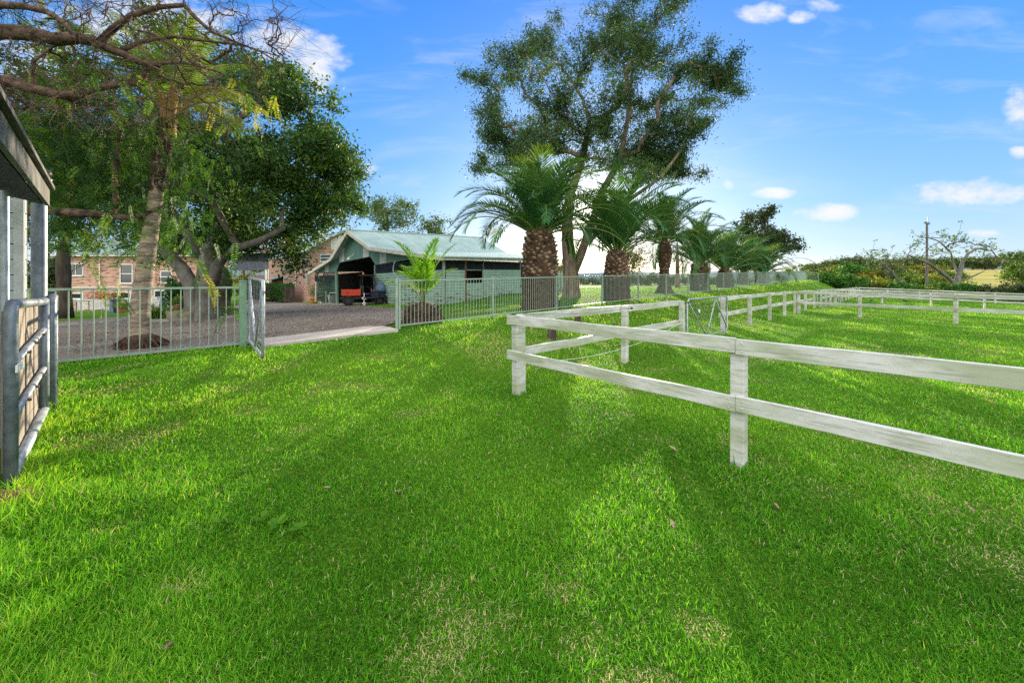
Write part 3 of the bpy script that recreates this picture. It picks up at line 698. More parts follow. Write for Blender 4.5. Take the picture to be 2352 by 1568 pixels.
# pipe gate lined with boards
gt = thing('stable_gate', 'heavy pipe gate lined with weathered boards standing in front of the stable', 'gate', gnear)
r_ = .037
def GP(u_, z): return stO + WD * (GLEN * u_) + UP * (z + zg + (zf_ - zg) * u_)
TOPZ = at(21, 700, gnear.y).z - zg; TZ2 = at(101, 690, gfar.y).z - zf_
def TZ(u_): return TOPZ + (TZ2 - TOPZ) * u_
fr = MB(); fr.tube([GP(0, -.05), GP(0, TZ(0) - .10), GP(.012, TZ(0) - .03), GP(.045, TZ(0)), GP(.93, TZ(1)), GP(1, TZ(1))], r_, 14); fr.build('frame', M['galv'], gt, smooth=True)
fr = MB(); fr.tube([GP(1, -.03), GP(1, TZ(1) + .0)], r_, 14); fr.build('stile', M['galv'], gt, smooth=True)
for zz, rr in ((.08, .038), (.52, .024), (.93, .024)):
    fr = MB(); fr.tube([GP(.0, zz), GP(1, zz)], rr, 12); fr.build('rail', M['galvlight'], gt, smooth=True)
pn = MB()
for i in range(11):
    u0, u1 = .03 + i * .086, .03 + (i + 1) * .086 - .006
    a, b = GP(u0, .10), GP(u1, .10); c2, d2 = GP(u1, TZ(u1) - .05), GP(u0, TZ(u0) - .05); o_ = -WN * (.03 + .002 * (i % 3))
    pn.prism([a + o_, b + o_, c2 + o_, d2 + o_], -WN * .022)
pn.build('board_panel', M['timberpanel'], gt)
bk = MB(); bk.beam(GP(0, .93) + WN * .05 - WD * .18, GP(0, .93) + WN * .05 + WD * .05, .012, .055); bk.build('latch', M['lampwhite'], gt)
bt = MB()
for zz in (.52, .93):
    for u_ in (.3, .55, .8): bt.tube([GP(u_, zz + .0) + WN * .02, GP(u_, zz) + WN * .045], .012, 8)
bt.build('bolt', M['rust'], gt)
# standing pipe loop beyond the gate
p = ground_at(119, 945); lo_ = thing('pipe_stile', 'rounded galvanised pipe upright between the stable gate and the bar fence', 'post', p)
zt = at(118, 684, p.y).z; mb = MB(); mb.tube([p + UP * -.05, V((p.x, p.y, zt - .07)), V((p.x - .02, p.y + .02, zt - .015)), V((p.x - .07, p.y + .06, zt)), V((p.x - .25, p.y + .22, zt))], .036, 14); mb.build('pipe', M['galv'], lo_, smooth=True)
mb = MB(); mb.tube([V((p.x - .28, p.y + .25, p.z)), V((p.x - .28, p.y + .25, zt + .02))], .03, 10); mb.build('post', M['galv'], lo_, smooth=True)
# straw heap below the gate
p = ground_at(-2, 1165); mb = MB(); 
mb.lathe(p + UP * -.03, [(.30, 0), (.24, .05), (.12, .1), (.02, .12)], 18); hp = mb.build('straw_heap', M['mulch'], loc=p, smooth=True); tag(hp, 'small heap of dry brown straw at the foot of the stable gate', 'straw')

# ------------------------------------------------------------------ green barn
BS = V((.555, .832, 0)); BF = V((-.832, .555, 0)); BC = V((-3.87, 21.2, .26))
BN = -BS; BSN = -BF                                    # outward normals of the front and of the side wall
def on_front(px, py, out=0.0):
    c = BC + BN * out; r = (px - CX) / F; t = (r * c.y - c.x) / (BF.x - r * BF.y); Y = c.y + BF.y * t
    return at(px, py, Y)
def on_side(px, py, out=0.0):
    c = BC + BSN * out; r = (px - CX) / F; t = (r * c.y - c.x) / (BS.x - r * BS.y); Y = c.y + BS.y * t
    return at(px, py, Y)
def za(zx, zy, out=0.0): return on_front(686 + zx * .15624, 490 + zy * .15624, out)
def zb(zx, zy, out=0.0): return on_side(914.7 + zx * .15624, 490 + zy * .15624, out)
barn = thing('barn', 'pale green weatherboard barn with bell-cast gable roof and dark open front bay', 'barn', BC)
def boards(name, bl, tl, br, tr, nb, nrm, m, th=.03):
    mb = MB()
    for i in range(nb):
        f0, f1 = i / nb, (i + 1) / nb - .06 / nb
        a, b, c, d = bl.lerp(tl, f0), br.lerp(tr, f0), br.lerp(tr, f1), bl.lerp(tl, f1)
        o1, o0 = nrm * th, nrm * (th * .35)
        mb.add([a + o1, b + o1, c + o0, d + o0, a - nrm * .03, b - nrm * .03, c - nrm * .03, d - nrm * .03], [(0, 1, 2, 3), (4, 7, 6, 5), (0, 4, 5, 1), (3, 2, 6, 7), (0, 3, 7, 4), (1, 5, 6, 2)])
    return mb.build(name, m, barn)
def lattice(bl, tl, br, tr, nrm, sp=.13, m=None, backing=True):
    m = m or M['lattice']; w_ = ((br - bl).length + (tr - tl).length) / 2; h_ = ((tl - bl).length + (tr - br).length) / 2
    def Q(a, b): return bl.lerp(br, a / w_).lerp(tl.lerp(tr, a / w_), b / h_)
    mb = MB(); k_ = -h_
    while k_ < w_:
        for sg in (1, -1):
            # 45 degree slat clipped to the rectangle
            u0, u1 = max(0, k_), min(w_, k_ + h_)
            if u1 - u0 > .02:
                va, vb = (u0 - k_, u1 - k_) if sg == 1 else (h_ - (u0 - k_), h_ - (u1 - k_))
                mb.beam(Q(u0, va) + nrm * (.004 * sg + .012), Q(u1, vb) + nrm * (.004 * sg + .012), .028, .006, nrm)
        k_ += sp
    for a, b in ((bl, br), (tl, tr), (bl, tl), (br, tr)): mb.beam(a + nrm * .015, b + nrm * .015, .05, .04)
    return mb.build('lattice_panel', m, barn)
# gable sheet with the open bay cut out of its lower edge
corner_top = on_front(1019, 594)
lowf = [za(245, 885), za(550, 858), za(600, 725), za(1050, 635), za(1130, 755), za(1600, 685), za(2080, 668), corner_top]
upf = [corner_top + UP * .06, za(1045, 512), za(725, 285), za(470, 648), za(245, 835)]
mb = MB(); mb.prism(lowf + upf, BS * .05); mb.build('gable_wall', M['gablegreen'], barn)
mb = MB()
for pts in ([(600, 725), (668, 704), (668, 480), (600, 560)], [(945, 655), (1030, 638), (1030, 520), (945, 462)], [(1192, 745), (1285, 730), (1285, 580), (1192, 565)], [(383, 870), (440, 864), (440, 705), (383, 748)], [(245, 885), (290, 880), (290, 820), (245, 850)]):
    mb = MB(); mb.prism([za(x, y, .012) for x, y in pts], BS * .01); mb.build('white_strip', M['stripe'], barn)
# barge boards and roof
PK, RK, LK, LE = za(712, 248, .5), za(1040, 492, .5), za(470, 650, .5), za(140, 860, .5)
t_r = -.42; RE = BC + BF * t_r + BN * .5; RE.z = H + (645 - 589.0) / F * RE.y
def back_pt(p, Lb, px=None, py=None):
    q = p + BS * Lb
    if py is not None: q.z = H + (645 - py) / F * q.y
    return q
PKb = back_pt(PK, 14.9, py=546.5); RKb = back_pt(RK, 15.6, py=580.5); REb = back_pt(RE, 13.9); REb.z = RE.z + .50
LKb = back_pt(LK, 15.4); LKb.z = LK.z + .55; LEb = back_pt(LE, 14.5); LEb.z = LE.z + .5
rm = roofmat('pale_green_roof_sheet', (.34, .455, .41), (.25, .35, .32), BS); M['roofsheet'] = rm
th = V((0, 0, -.05))
for a, b, c, d in ((PK, RK, RKb, PKb), (RK, RE, REb, RKb), (LK, PK, PKb, LKb), (LE, LK, LKb, LEb)):
    mb = MB(); mb.prism([a, b, c, d], th); mb.build('roof', rm, barn)
mb = MB(); mb.tube([PK + UP * .02, PKb + UP * .02], .07, 8); mb.build('ridge_cap', rm, barn)
mb = MB()
for a, b in ((PK, RK), (RK, RE), (PK, LK), (LK, LE)):
    mb.beam(a + BN * .02 - UP * .13, b + BN * .02 - UP * .13, .03, .20)
mb.build('barge_board', M['trim'], barn)
mb = MB(); mb.beam(RE + BSN * .02 - UP * .12, REb + BSN * .02 - UP * .12, .03, .15); mb.build('fascia', M['trim'], barn)
mb = MB(); mb.tube([RE + BSN * .08 - UP * .02, REb + BSN * .08 - UP * .02], .06, 8); mb.build('gutter', M['roofsheet'], barn)
def finial(p, h_):
    mb = MB(); mb.lathe(p + UP * -.15, [(.05, 0), (.05, .25), (.03, .3), (.045, .36), (.015, .45), (.008, h_)], 8); mb.build('finial', M['trim'], barn)
finial(PK + BN * .03, .75); finial(PKb, .6)
# right front wall
J0, J1 = za(1122, 1362), za(1125, 882); K0, K1 = BC.copy(), on_front(1019, 618.4)
boards('front_wall', J0, J1, K0, K1, 13, BN, M['shedgreen'])
lattice(za(1140, 878), za(1140, 762), za(2110, 822), za(2110, 672), BN)
mb = MB(); mb.beam(J0 - UP * .1, za(1128, 755), .12, .12); mb.build('jamb', M['postgreen'], barn)
mb = MB(); mb.tube([BC + BN * .05 + BSN * .05 - UP * .1, on_front(1019, 594) + BN * .05 + BSN * .05], .085, 12); mb.build('corner_post', M['fencegreen'], barn)
# bay posts, lattice on the left wing, lining of the bay
mb = MB(); mb.tube([za(570, 1330), za(556, 862)], .11, 12); mb.build('bay_post', M['postgreen'], barn)
mb = MB(); mb.beam(za(250, 1300), za(262, 1000), .10, .10); mb.build('wing_post', M['trim'], barn)
lattice(za(370, 995), za(370, 880), za(550, 975), za(550, 862), BN); lattice(za(246, 1000), za(246, 888), za(292, 998), za(292, 882), BN)
mb = MB(); mb.prism([za(295, 1300, -1.1), za(560, 1320, -1.1), za(560, 960, -1.1), za(295, 975, -1.1)], BS * .04); mb.build('wing_wall', M['gablegreen'], barn)
dep = BS * 4.2
mb = MB(); mb.prism([za(590, 715) + BS * .06 + UP * .05, za(1060, 625) + BS * .06 + UP * .05, za(1140, 740) + BS * 4.2 + UP * .1 + BSN * 1.5, za(550, 850) + BS * 4.2 + UP * .45], (0, 0, .04)); mb.prism([za(556, 850) + BS * .06, za(596, 720) + BS * .06 + UP * .03, za(596, 720) + BS * 4.2, za(556, 850) + BS * 4.2], (0, 0, .03)); mb.build('bay_shade_sheet', M['dark'], barn)  # dark sheet added to blacken the top of the bay like deep shade
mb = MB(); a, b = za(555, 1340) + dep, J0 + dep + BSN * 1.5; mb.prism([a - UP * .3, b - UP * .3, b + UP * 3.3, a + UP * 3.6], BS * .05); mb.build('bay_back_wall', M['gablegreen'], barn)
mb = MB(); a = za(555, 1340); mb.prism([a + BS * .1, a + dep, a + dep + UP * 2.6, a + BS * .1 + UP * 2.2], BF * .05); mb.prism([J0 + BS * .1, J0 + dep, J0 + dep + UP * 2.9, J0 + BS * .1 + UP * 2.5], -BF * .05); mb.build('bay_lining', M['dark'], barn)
wf = MB(); ww_ = MB(); c0 = za(600, 1340) + dep - BS * .06
def bp(u_, v_): return c0 + BSN * u_ + UP * (v_ + .12)
for u0, u1, v0, v1 in ((.75, 1.5, 0.0, 2.0), (2.0, 3.4, .95, 2.0)):
    for (p_, q_) in (((u0, v0), (u0, v1)), ((u1, v0), (u1, v1)), ((u0, v1), (u1, v1)), ((u0, v0), (u1, v0)), (((u0 + u1) / 2, v0), ((u0 + u1) / 2, v1))): wf.beam(bp(*p_), bp(*q_), .07, .07)
    ww_.prism([bp(u0, v0), bp(u1, v0), bp(u1, v1), bp(u0, v1)], BS * .02)
ww_.build('window_pane', M['glass'], barn); wf.build('window_frame', M['winwhite'], barn)
mb = MB()
for i in range(13):
    a = za(1068, 1145 - i * 18, .05); b = za(1114, 1145 - i * 18, .05); mb.beam(a, b, .05, .075)
mb.build('ribbed_panel', M['stripe'], barn)
# side wall
def sp_(zx):     # base line of the side boards
    return zb(zx, 1330 - (zx - 690) * .0818)
for x0, x1 in ((700, 975), (1255, 1795)):
    boards('side_wall', sp_(x0), zb(x0, 823), sp_(x1), zb(x1, 829), 11, BSN, M['shedgreen'])
b1, b2 = zb(2120, 1215), zb(2420, 1190)
boards('side_wall', b1, zb(2120, 830), b2, zb(2420, 832), 11, BSN, M['shedgreen'])
for x0, x1 in ((690, 972), (1003, 1245), (1250, 1770), (1775, 2410)): lattice(zb(x0, 821), zb(x0, 668), zb(x1, 826), zb(x1, 676), BSN, sp=.16)
for x0, x1 in ((1003, 1240), (1800, 2115)):
    mb = MB(); a, b = zb(x0, 1310 - (x0 - 1003) * .08), zb(x1, 1300 - (x0 - 1003) * .08); c, d = zb(x1, 1020), zb(x0, 1025); mb.prism([a + BSN * .02, b + BSN * .02, c + BSN * .02, d + BSN * .02], -BSN * .05)
    dd_ = mb.build('half_door', M['shedgreen'], barn)
mb = MB(); mb.beam(zb(985, 1330), zb(985, 665), .13, .13); mb.build('rusty_post', M['rust'], barn)
mb = MB(); mb.beam(zb(1248, 1290), zb(1248, 665), .09, .09); mb.beam(zb(1797, 1240), zb(1797, 668), .09, .09); mb.beam(zb(1000, 832), zb(1250, 832), .06, .06); mb.build('door_frame', M['fencegreen'], barn)
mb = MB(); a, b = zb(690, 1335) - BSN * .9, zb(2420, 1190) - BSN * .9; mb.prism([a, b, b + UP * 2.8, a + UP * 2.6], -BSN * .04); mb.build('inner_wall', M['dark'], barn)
mb = MB(); a, b = zb(2420, 1190), zb(2420, 1190) + BF * 12; mb.prism([a, b, b + UP * 2.2, a + UP * 2.6], BS * .04); mb.build('end_wall', M['shedgreen'], barn)
mb = MB(); a = za(246, 1300); mb.prism([a, a + BS * 12, a + BS * 12 + UP * 2.3, a + UP * 2.0], -BF * .04); mb.build('far_side_wall', M['shedgreen'], barn)
# concrete apron of the barn
ap = MB(); A_ = za(150, 1330, 1.6); B_ = za(610, 1345, 1.3); ap.prism([A_ - UP * .25, B_ - UP * .25, B_ - UP * .25 + BS * 3, A_ - UP * .25 + BS * 3], (0, 0, .24)); 
o = ap.build('path', M['concretedark']); tag(o, kind='structure')
ap = MB(); A_ = za(1120, 1372, .9); B_ = za(1640, 1392, .9); ap.prism([A_ - UP * .2, B_ - UP * .2, B_ - UP * .2 + BS * .88, A_ - UP * .2 + BS * .88], (0, 0, .22)); tag(ap.build('path', M['concrete']), kind='structure')
# gooseneck lamp on the gable
lp = za(735, 660, .35); lw = thing('wall_lamp', 'white gooseneck lamp on the green gable above the open bay', 'lamp', lp)
mb = MB(); mb.tube([za(818, 590, .02), za(805, 600, .12), za(775, 630, .26), lp + UP * .08], .018, 8); mb.build('arm', M['lampwhite'], lw)
mb = MB(); mb.lathe(lp - UP * .1, [(.16, 0), (.13, .06), (.05, .12), (.04, .18)], 16); mb.build('lamp_shade', M['lampwhite'], lw, smooth=True)

# ------------------------------------------------------------------ red tray utility vehicle and trailer in the bay
def oriented(origin, ax, wy):
    ax = V(ax).normalized(); wy = V(wy).normalized()
    return lambda x, y, z: origin + ax * x + wy * y + UP * z, (ax, wy, UP)
gq = ground_at(806, 702.5); vo = V((gq.x, gq.y, gq.z + .03))
T, AX = oriented(vo, (.88, .475, 0), (-.475, .88, 0))
ut = thing('utility_vehicle', 'small red-orange tray utility vehicle parked nose-in under the barn bay', 'utility vehicle', vo)
mb = MB(); mb.box(T(0, 0, .66), (1.0, 1.15, .06), AX)
for y in (-.56, .56): mb.box(T(0, y, .84), (1.0, .035, .32), AX)
mb.box(T(-.5, 0, .84), (.035, 1.155, .32), AX); mb.box(T(.5, 0, .86), (.035, 1.155, .36), AX)
for x in (-.25, .05, .3): mb.box(T(x, -.585, .84), (.03, .02, .30), AX)
mb.build('tray', M['red'], ut, bevel=.012)
mb = MB(); mb.box(T(.65, 0, .48), (2.3, .8, .16), AX); mb.box(T(-.55, 0, .47), (.06, .9, .10), AX); mb.build('chassis', M['black'], ut, bevel=.02)
for x, y in ((-.18, -.52), (-.18, .52), (1.62, -.52), (1.62, .52)):
    c = T(x, y, .31); mb = MB(); wv = AX[1]
    mb.tube([c - wv * .13, c - wv * .12, c - wv * .06, c + wv * .06, c + wv * .12, c + wv * .13], [.20, .285, .31, .31, .285, .20], 22); wh = mb.build('wheel', M['tyre'], ut)
    mb = MB(); mb.tube([c - wv * .14, c + wv * .14], .15, 14); mb.build('rim', M['black'], wh)
mb = MB(); mb.prism([T(1.25, -.55, .5), T(2.1, -.5, .5), T(2.1, -.5, .78), T(1.3, -.55, 1.0)], AX[1] * 1.1); mb.build('bonnet', M['red'], ut, bevel=.03)
mb = MB(); mb.box(T(.85, 0, .72), (.45, 1.1, .12), AX); mb.box(T(.65, 0, 1.0), (.12, 1.1, .5), AX); mb.build('seat', M['black'], ut, bevel=.03)
mb = MB()
for y in (-.55, .55): mb.tube([T(.6, y, .6), T(.62, y, 1.85), T(1.25, y, 1.88), T(1.55, y, .95)], .025, 8)
for x in (.62, 1.25): mb.tube([T(x, -.55, 1.86), T(x, .55, 1.86)], .025, 8)
mb.build('roll_bar', M['black'], ut)
mb = MB(); mb.box(T(.95, 0, 1.91), (.95, 1.2, .05), AX); mb.build('roof', M['black'], ut, bevel=.02)
mb = MB(); mb.tube([T(1.15, 0, 1.05), T(1.0, 0, 1.15)], .02, 6); mb.tube([T(.99, -.25, 1.15) + AX[1] * 0, T(.96, 0, 1.2), T(.99, .25, 1.15)], .018, 6); mb.build('steering_wheel', M['black'], ut)
mb = MB(); mb.lathe(T(.7, -.3, 1.94), [(.06, 0), (.06, .08), (.04, .13), (.01, .15)], 12); mb.build('beacon', M['amber'], ut, smooth=True)
mb = MB(); mb.prism([T(1.3, -.5, 1.02), T(1.28, .5, 1.02), T(1.24, .5, 1.8), T(1.26, -.5, 1.8)], AX[0] * .01); mb.build('windscreen', M['glass'], ut)
mb = MB()
for y in (-.4, .4): mb.box(T(-.53, y, .70), (.03, .12, .06), AX)
mb.build('tail_light', M['amber'], ut)
gq = ground_at(851, 701.5); to = V((gq.x + .2, gq.y + .5, gq.z + .03)); T, AX = oriented(to, (.45, .89, 0), (-.89, .45, 0))
tr_ = thing('box_trailer', 'dark blue box trailer with a covered load beside the red utility vehicle', 'trailer', to)
mb = MB(); mb.box(T(.5, 0, .62), (1.4, .62, .36), AX); mb.box(T(.5, 0, .82), (1.46, .68, .05), AX)
for x in (0, .35, .7, 1.05): mb.box(T(x, -.325, .62), (.04, .03, .34), AX)
mb.build('tub', M['navy'], tr_, bevel=.012)
mb = MB(); 
for y in (-.25, .25): mb.beam(T(-.2, y, .45), T(-1.0, 0, .45), .05, .07)
mb.build('drawbar', M['navy'], tr_)
for y in (-.40, .40):
    c = T(.6, y, .28); wv = AX[1]; mb = MB(); mb.tube([c - wv * .09, c - wv * .07, c + wv * .07, c + wv * .09], [.2, .28, .28, .2], 20); wh = mb.build('wheel', M['tyre'], tr_)
    mb = MB(); mb.tube([c - wv * .1, c + wv * .1], .13, 12); mb.build('rim', M['galv'], wh)
mb = MB(); jp = T(-.9, .1, 0); mb.tube([jp + UP * .18, jp + UP * .75], .03, 10); mb.tube([jp + UP * .42 - AX[1] * .13, jp + UP * .42 + AX[1] * .13], .07, 10); mb.tube([jp + UP * .1 - AX[1] * .04, jp + UP * .1 + AX[1] * .04], .1, 14); mb.build('jockey_wheel', M['lampwhite'], tr_)
mb = MB(); mb.lathe(T(.35, 0, .84), [(.36, 0), (.38, .12), (.30, .32), (.2, .48), (.05, .56)], 12); mb.build('load_cover', M['blueplastic'], tr_, smooth=True)
lb_ = ground_at(777, 699); T, AX = oriented(V((lb_.x, lb_.y + 1.6, lb_.z + .05)), (.8, .6, 0), (-.6, .8, 0)); ld = thing('step_ladder', 'white step ladder standing in the shade behind the red tray', 'ladder', T(0, 0, 0))
mb = MB()
for y in (0, .35):
    mb.beam(T(.5, y, 0), T(.72, y, 1.7), .03, .06); mb.beam(T(1.0, y, 0), T(.76, y, 1.7), .03, .05)
for i in range(6): mb.beam(T(.53 + i * .036, 0, .25 + i * .26), T(.53 + i * .036, .35, .25 + i * .26), .08, .025)
mb.build('frame', M['lampwhite'], ld)

# ------------------------------------------------------------------ leafy helpers for potted plants and shrubs
def leaf_ball(P, rad, n, l, wd, m, name, parent, tb=.5, up=0.3, shell=.5):
    lm = LM(); d = rng.normal(size=(n, 3)); d /= np.linalg.norm(d, axis=1, keepdims=True); rr = rng.uniform(shell, 1.0, (n, 1)) ** .7
    pos = np.array(P) + d * rr * np.array(rad); t = np.clip(tb + .22 * d[:, 2] + rng.normal(0, .17, n), 0, 1)
    D = d + rng.normal(0, .7, (n, 3)); D[:, 2] += up; D /= np.linalg.norm(D, axis=1, keepdims=True); S = np.cross(D, rng.normal(size=(n, 3))); S /= np.linalg.norm(S, axis=1, keepdims=True) + 1e-9
    k_ = rng.uniform(.6, 1.3, n); lm.add(pos, D, S, l * k_, wd * k_, t); return lm.build(name, m, parent)
def strap_plant(P, n, l, wd, m, name, parent, spread=.6, tb=.5):
    lm = LM(); az = rng.uniform(0, 2 * pi, n); el = rng.uniform(.35, 1.35, n); D = np.stack([np.cos(az) * np.cos(el), np.sin(az) * np.cos(el), np.sin(el)], 1)
    S = np.stack([-np.sin(az), np.cos(az), 0 * az], 1); base = np.array(P) + np.stack([rng.normal(0, spread * .25, n), rng.normal(0, spread * .25, n), np.zeros(n)], 1)
    L1 = l * rng.uniform(.6, 1.1, n); lm.add(base, D, S, L1 * .6, np.full(n, wd), np.clip(rng.normal(tb, .15, n), 0, 1), .8)
    tip = base + D * (L1 * .55)[:, None]; D2 = D.copy(); D2[:, 2] -= .75; D2 /= np.linalg.norm(D2, axis=1, keepdims=True)
    lm.add(tip, D2, S, L1 * .5, np.full(n, wd * .9), np.clip(rng.normal(tb + .1, .15, n), 0, 1), .3); return lm.build(name, m, parent)
def pot(px, py, wpx, hpx, prof, m, name, label, cat, group=None, n=18, square=False):
    p = ground_at(px, py); p.z += .04; s = p.y / F; wd, hh = wpx * s / 2, hpx * s
    root = thing(name, label, cat, p, group); mb = MB(); mb.lathe(p, [(a * wd, b * hh) for a, b in prof], 4 if square else n, True); mb.build('pot', m, root, smooth=not square)
    mb = MB(); mb.lathe(p + UP * (hh * .95), [(wd * .86, 0), (wd * .5, .03)], 4 if square else n); mb.build('soil', M['mulch'], root)
    return root, p, wd, hh
r0, p, wd, hh = pot(722, 697.5, 20, 13, [(.82, 0), (.9, .2), (1, .8), (1.04, .85), (1.04, 1), (.92, 1), (.88, .9)], M['orangepot'], 'potted_shrub', 'wide orange glazed pot with a bushy shrub beside the barn wing', 'potted plant')
leaf_ball(p + UP * (hh + .48), (.42, .42, .55), 900, .10, .03, M['leaf_bush'], 'foliage', r0, .35, .4, .1)
for x, lab in ((741.5, 'left one of two tapered white planters on the barn apron'), (762, 'right one of two tapered white planters, next to the green bay post')):
    r0, p, wd, hh = pot(x, 698, 15, 20, [(.85, 0), (1.35, 1), (1.25, 1), (1.2, .92)], M['whitepot'], 'planter', lab, 'planter', 'tapered white planters', square=True)
    leaf_ball(p + UP * (hh + .12), (.30, .30, .26), 260, .12, .03, M['leaf_bush'], 'foliage', r0, .4, .6, .1)
p = ground_at(749.5, 699); mb = MB(); mb.tube([p, p + UP * .95, p + UP * 1.0], [.07, .07, .03], 10); o = mb.build('bollard', M['postgreen'], loc=p); tag(o, 'short round green post between the two white planters', 'bollard')
a = ground_at(752, 699) + V((0, .3, .85)); b = ground_at(772, 699) + V((0, .3, .85)); mb = MB(); mb.tube([a, b], .03, 8); mb.tube([a, a - UP * .85], .03, 8); mb.tube([b, b - UP * .85], .03, 8); o = mb.build('handrail', M['stripe'], loc=a); tag(o, 'low white rail behind the right white planter', 'rail')

# ------------------------------------------------------------------ brick house: right wing
HY_ = 36.0; HC = at(705.7, 691, HY_); HD = V((-.66, .75, 0)).normalized(); HG = V((.75, .66, 0)).normalized()
M['brick_side'] = brick('red_brown_brick_side', (HD.x, HD.y)); M['brick_gable'] = brick('red_brown_brick_gable', (HG.x, HG.y))
def on_plane(px, py, c, d, nrm, out=0.0):
    c = c + nrm * out; r = (px - CX) / F; t = (r * c.y - c.x) / (d.x - r * d.y); return at(px, py, c.y + d.y * t)
HSN = V((-HD.y, HD.x, 0)); HSN = HSN if HSN.y < 0 else -HSN; HGN = V((HG.y, -HG.x, 0)); HGN = HGN if HGN.y < 0 else -HGN
def c3(zx, zy): return 522.7 + zx * .13611, 522.7 + zy * .13611
def hs(zx, zy, out=0.0): return on_plane(*c3(zx, zy), HC, HD, HSN, out)
def hg(zx, zy, out=0.0): return on_plane(*c3(zx, zy), HC, HG, HGN, out)
house = thing('brick_house', 'two-storey red-brown brick house wing with a gable facing the barn', 'house', HC)
mb = MB(); a, b = hs(1345, 1250), hs(695, 1235); mb.prism([a - UP * .6, b - UP * .6, hs(695, 560), hs(1345, 398)], -HSN * .25); mb.build('side_wall', M['brick_side'], house)
gpk = hg(1990, 60); gr0 = hg(2640, 380)
mb = MB(); mb.prism([a - UP * .6 + HGN * .003, hg(2640, 1250) - UP * .6, gr0, gpk, hg(1345, 372)], -HGN * .25); mb.build('gable_wall', M['brick_gable'], house)
mb = MB(); mb.prism([hg(1740, 372, .02), hg(1900, 372, .02), hg(1990, 250, .02), hg(1990, 80, .02), hg(1740, 222, .02)], HGN * .03); mb.build('weatherboard_gable', M['trim'], house)
mb = MB(); e_l = hg(1345, 352, .3); mb.beam(e_l - HG * .5, gpk + HGN * .3, .05, .18); mb.beam(gpk + HGN * .3, gr0 + HGN * .3, .05, .18); mb.build('barge_board', M['trim'], house)
ra = hs(1345, 385, .45) + HGN * .4; rb_ = hs(690, 548, .45); pk2 = gpk + HGN * .4 + UP * .12; pk3 = gpk + HD * 23
pk3.z = gpk.z + .1
mb = MB(); mb.prism([ra, rb_, pk3, pk2], (0, 0, .07)); mb.build('roof', M['shingle'], house)
mb = MB(); mb.tube([ra + HSN * .05, rb_ + HSN * .05], .07, 8); mb.build('gutter', M['trim'], house)
def window(parent, q, frame_w=.06, panes=2, hor=False, m=None, nrm=None):
    """q = four corner points bl, br, tr, tl on the wall; frame, pane as sub-part"""
    nrm = nrm; bl, br, tr, tl = q; mb = MB()
    for a, b in ((bl, br), (br, tr), (tr, tl), (tl, bl)): mb.beam(a + nrm * .02, b + nrm * .02, .07, frame_w, nrm) if False else mb.beam(a + nrm * .02, b + nrm * .02, .07, frame_w)
    for i in range(1, panes):
        f_ = i / panes
        if hor: mb.beam(bl.lerp(tl, f_) + nrm * .015, br.lerp(tr, f_) + nrm * .015, .05, frame_w * .8)
        else: mb.beam(bl.lerp(br, f_) + nrm * .015, tl.lerp(tr, f_) + nrm * .015, .05, frame_w * .8)
    mb.beam(bl + nrm * .05 - UP * .05, br + nrm * .05 - UP * .05, .14, .05)
    fr_ = mb.build('window', m or M['winwhite'], parent)
    mb = MB(); mb.prism([p_ + nrm * .004 for p_ in q], nrm * .006); mb.build('pane', M['glass'], fr_)
    return fr_
for x0, x1, y0, y1, mm in ((928, 958, 742, 545, 'trim'), (1026, 1064, 722, 540, 'trim'), (1274, 1302, 815, 482, 'rust')):
    window(house, [hs(x0, y0), hs(x1, y0 - 6), hs(x1, y1 - 8), hs(x0, y1)], .07, 2, True, M[mm], HSN)
window(house, [hg(1562, 575), hg(1740, 560), hg(1740, 455), hg(1562, 455)], .09, 2, True, M['winwhite'], HGN)
mb = MB()
for zx, z0, z1 in ((955, 520, 1000), (1150, 470, 985)): mb.tube([hs(zx, z1, .08), hs(zx, z0, .08)], .055, 8)
mb.tube([hs(955, 850, .1), hs(1000, 850, .1), hs(1002, 820, .1)], .05, 8)
for zx in (1035, 1105): mb.tube([hs(zx + 14, 935, .1), hs(zx, 1060, .1)], .07, 8); mb.lathe(hs(zx, 1095, .12), [(.10, 0), (.14, .12), (.08, .22)], 10)
mb.build('downpipe', M['winwhite'], house)
mb = MB(); mb.tube([hs(1338, 960, .08), hs(1338, 400, .08)], .09, 8); mb.build('corner_pipe', M['fencegreen'], house)
aw = MB(); A_, B_ = hs(735, 912, .05), hs(945, 880, .05); 
for i in range(6):
    f0, f1 = i / 6, (i + 1) / 6
    aw.prism([A_ + HSN * 1.2 * f0 + UP * (.5 - .5 * f0 ** .6), B_ + HSN * 1.2 * f0 + UP * (.5 - .5 * f0 ** .6), B_ + HSN * 1.2 * f1 + UP * (.5 - .5 * f1 ** .6), A_ + HSN * 1.2 * f1 + UP * (.5 - .5 * f1 ** .6)], (0, 0, .04))
aw.build('awning', M['shingle'], house)
mb = MB(); mb.prism([hs(905, 1240, .02), hs(935, 1240, .02), hs(935, 960, .02), hs(905, 940, .02)], HSN * .02); mb.build('doorway', M['dark'], house)

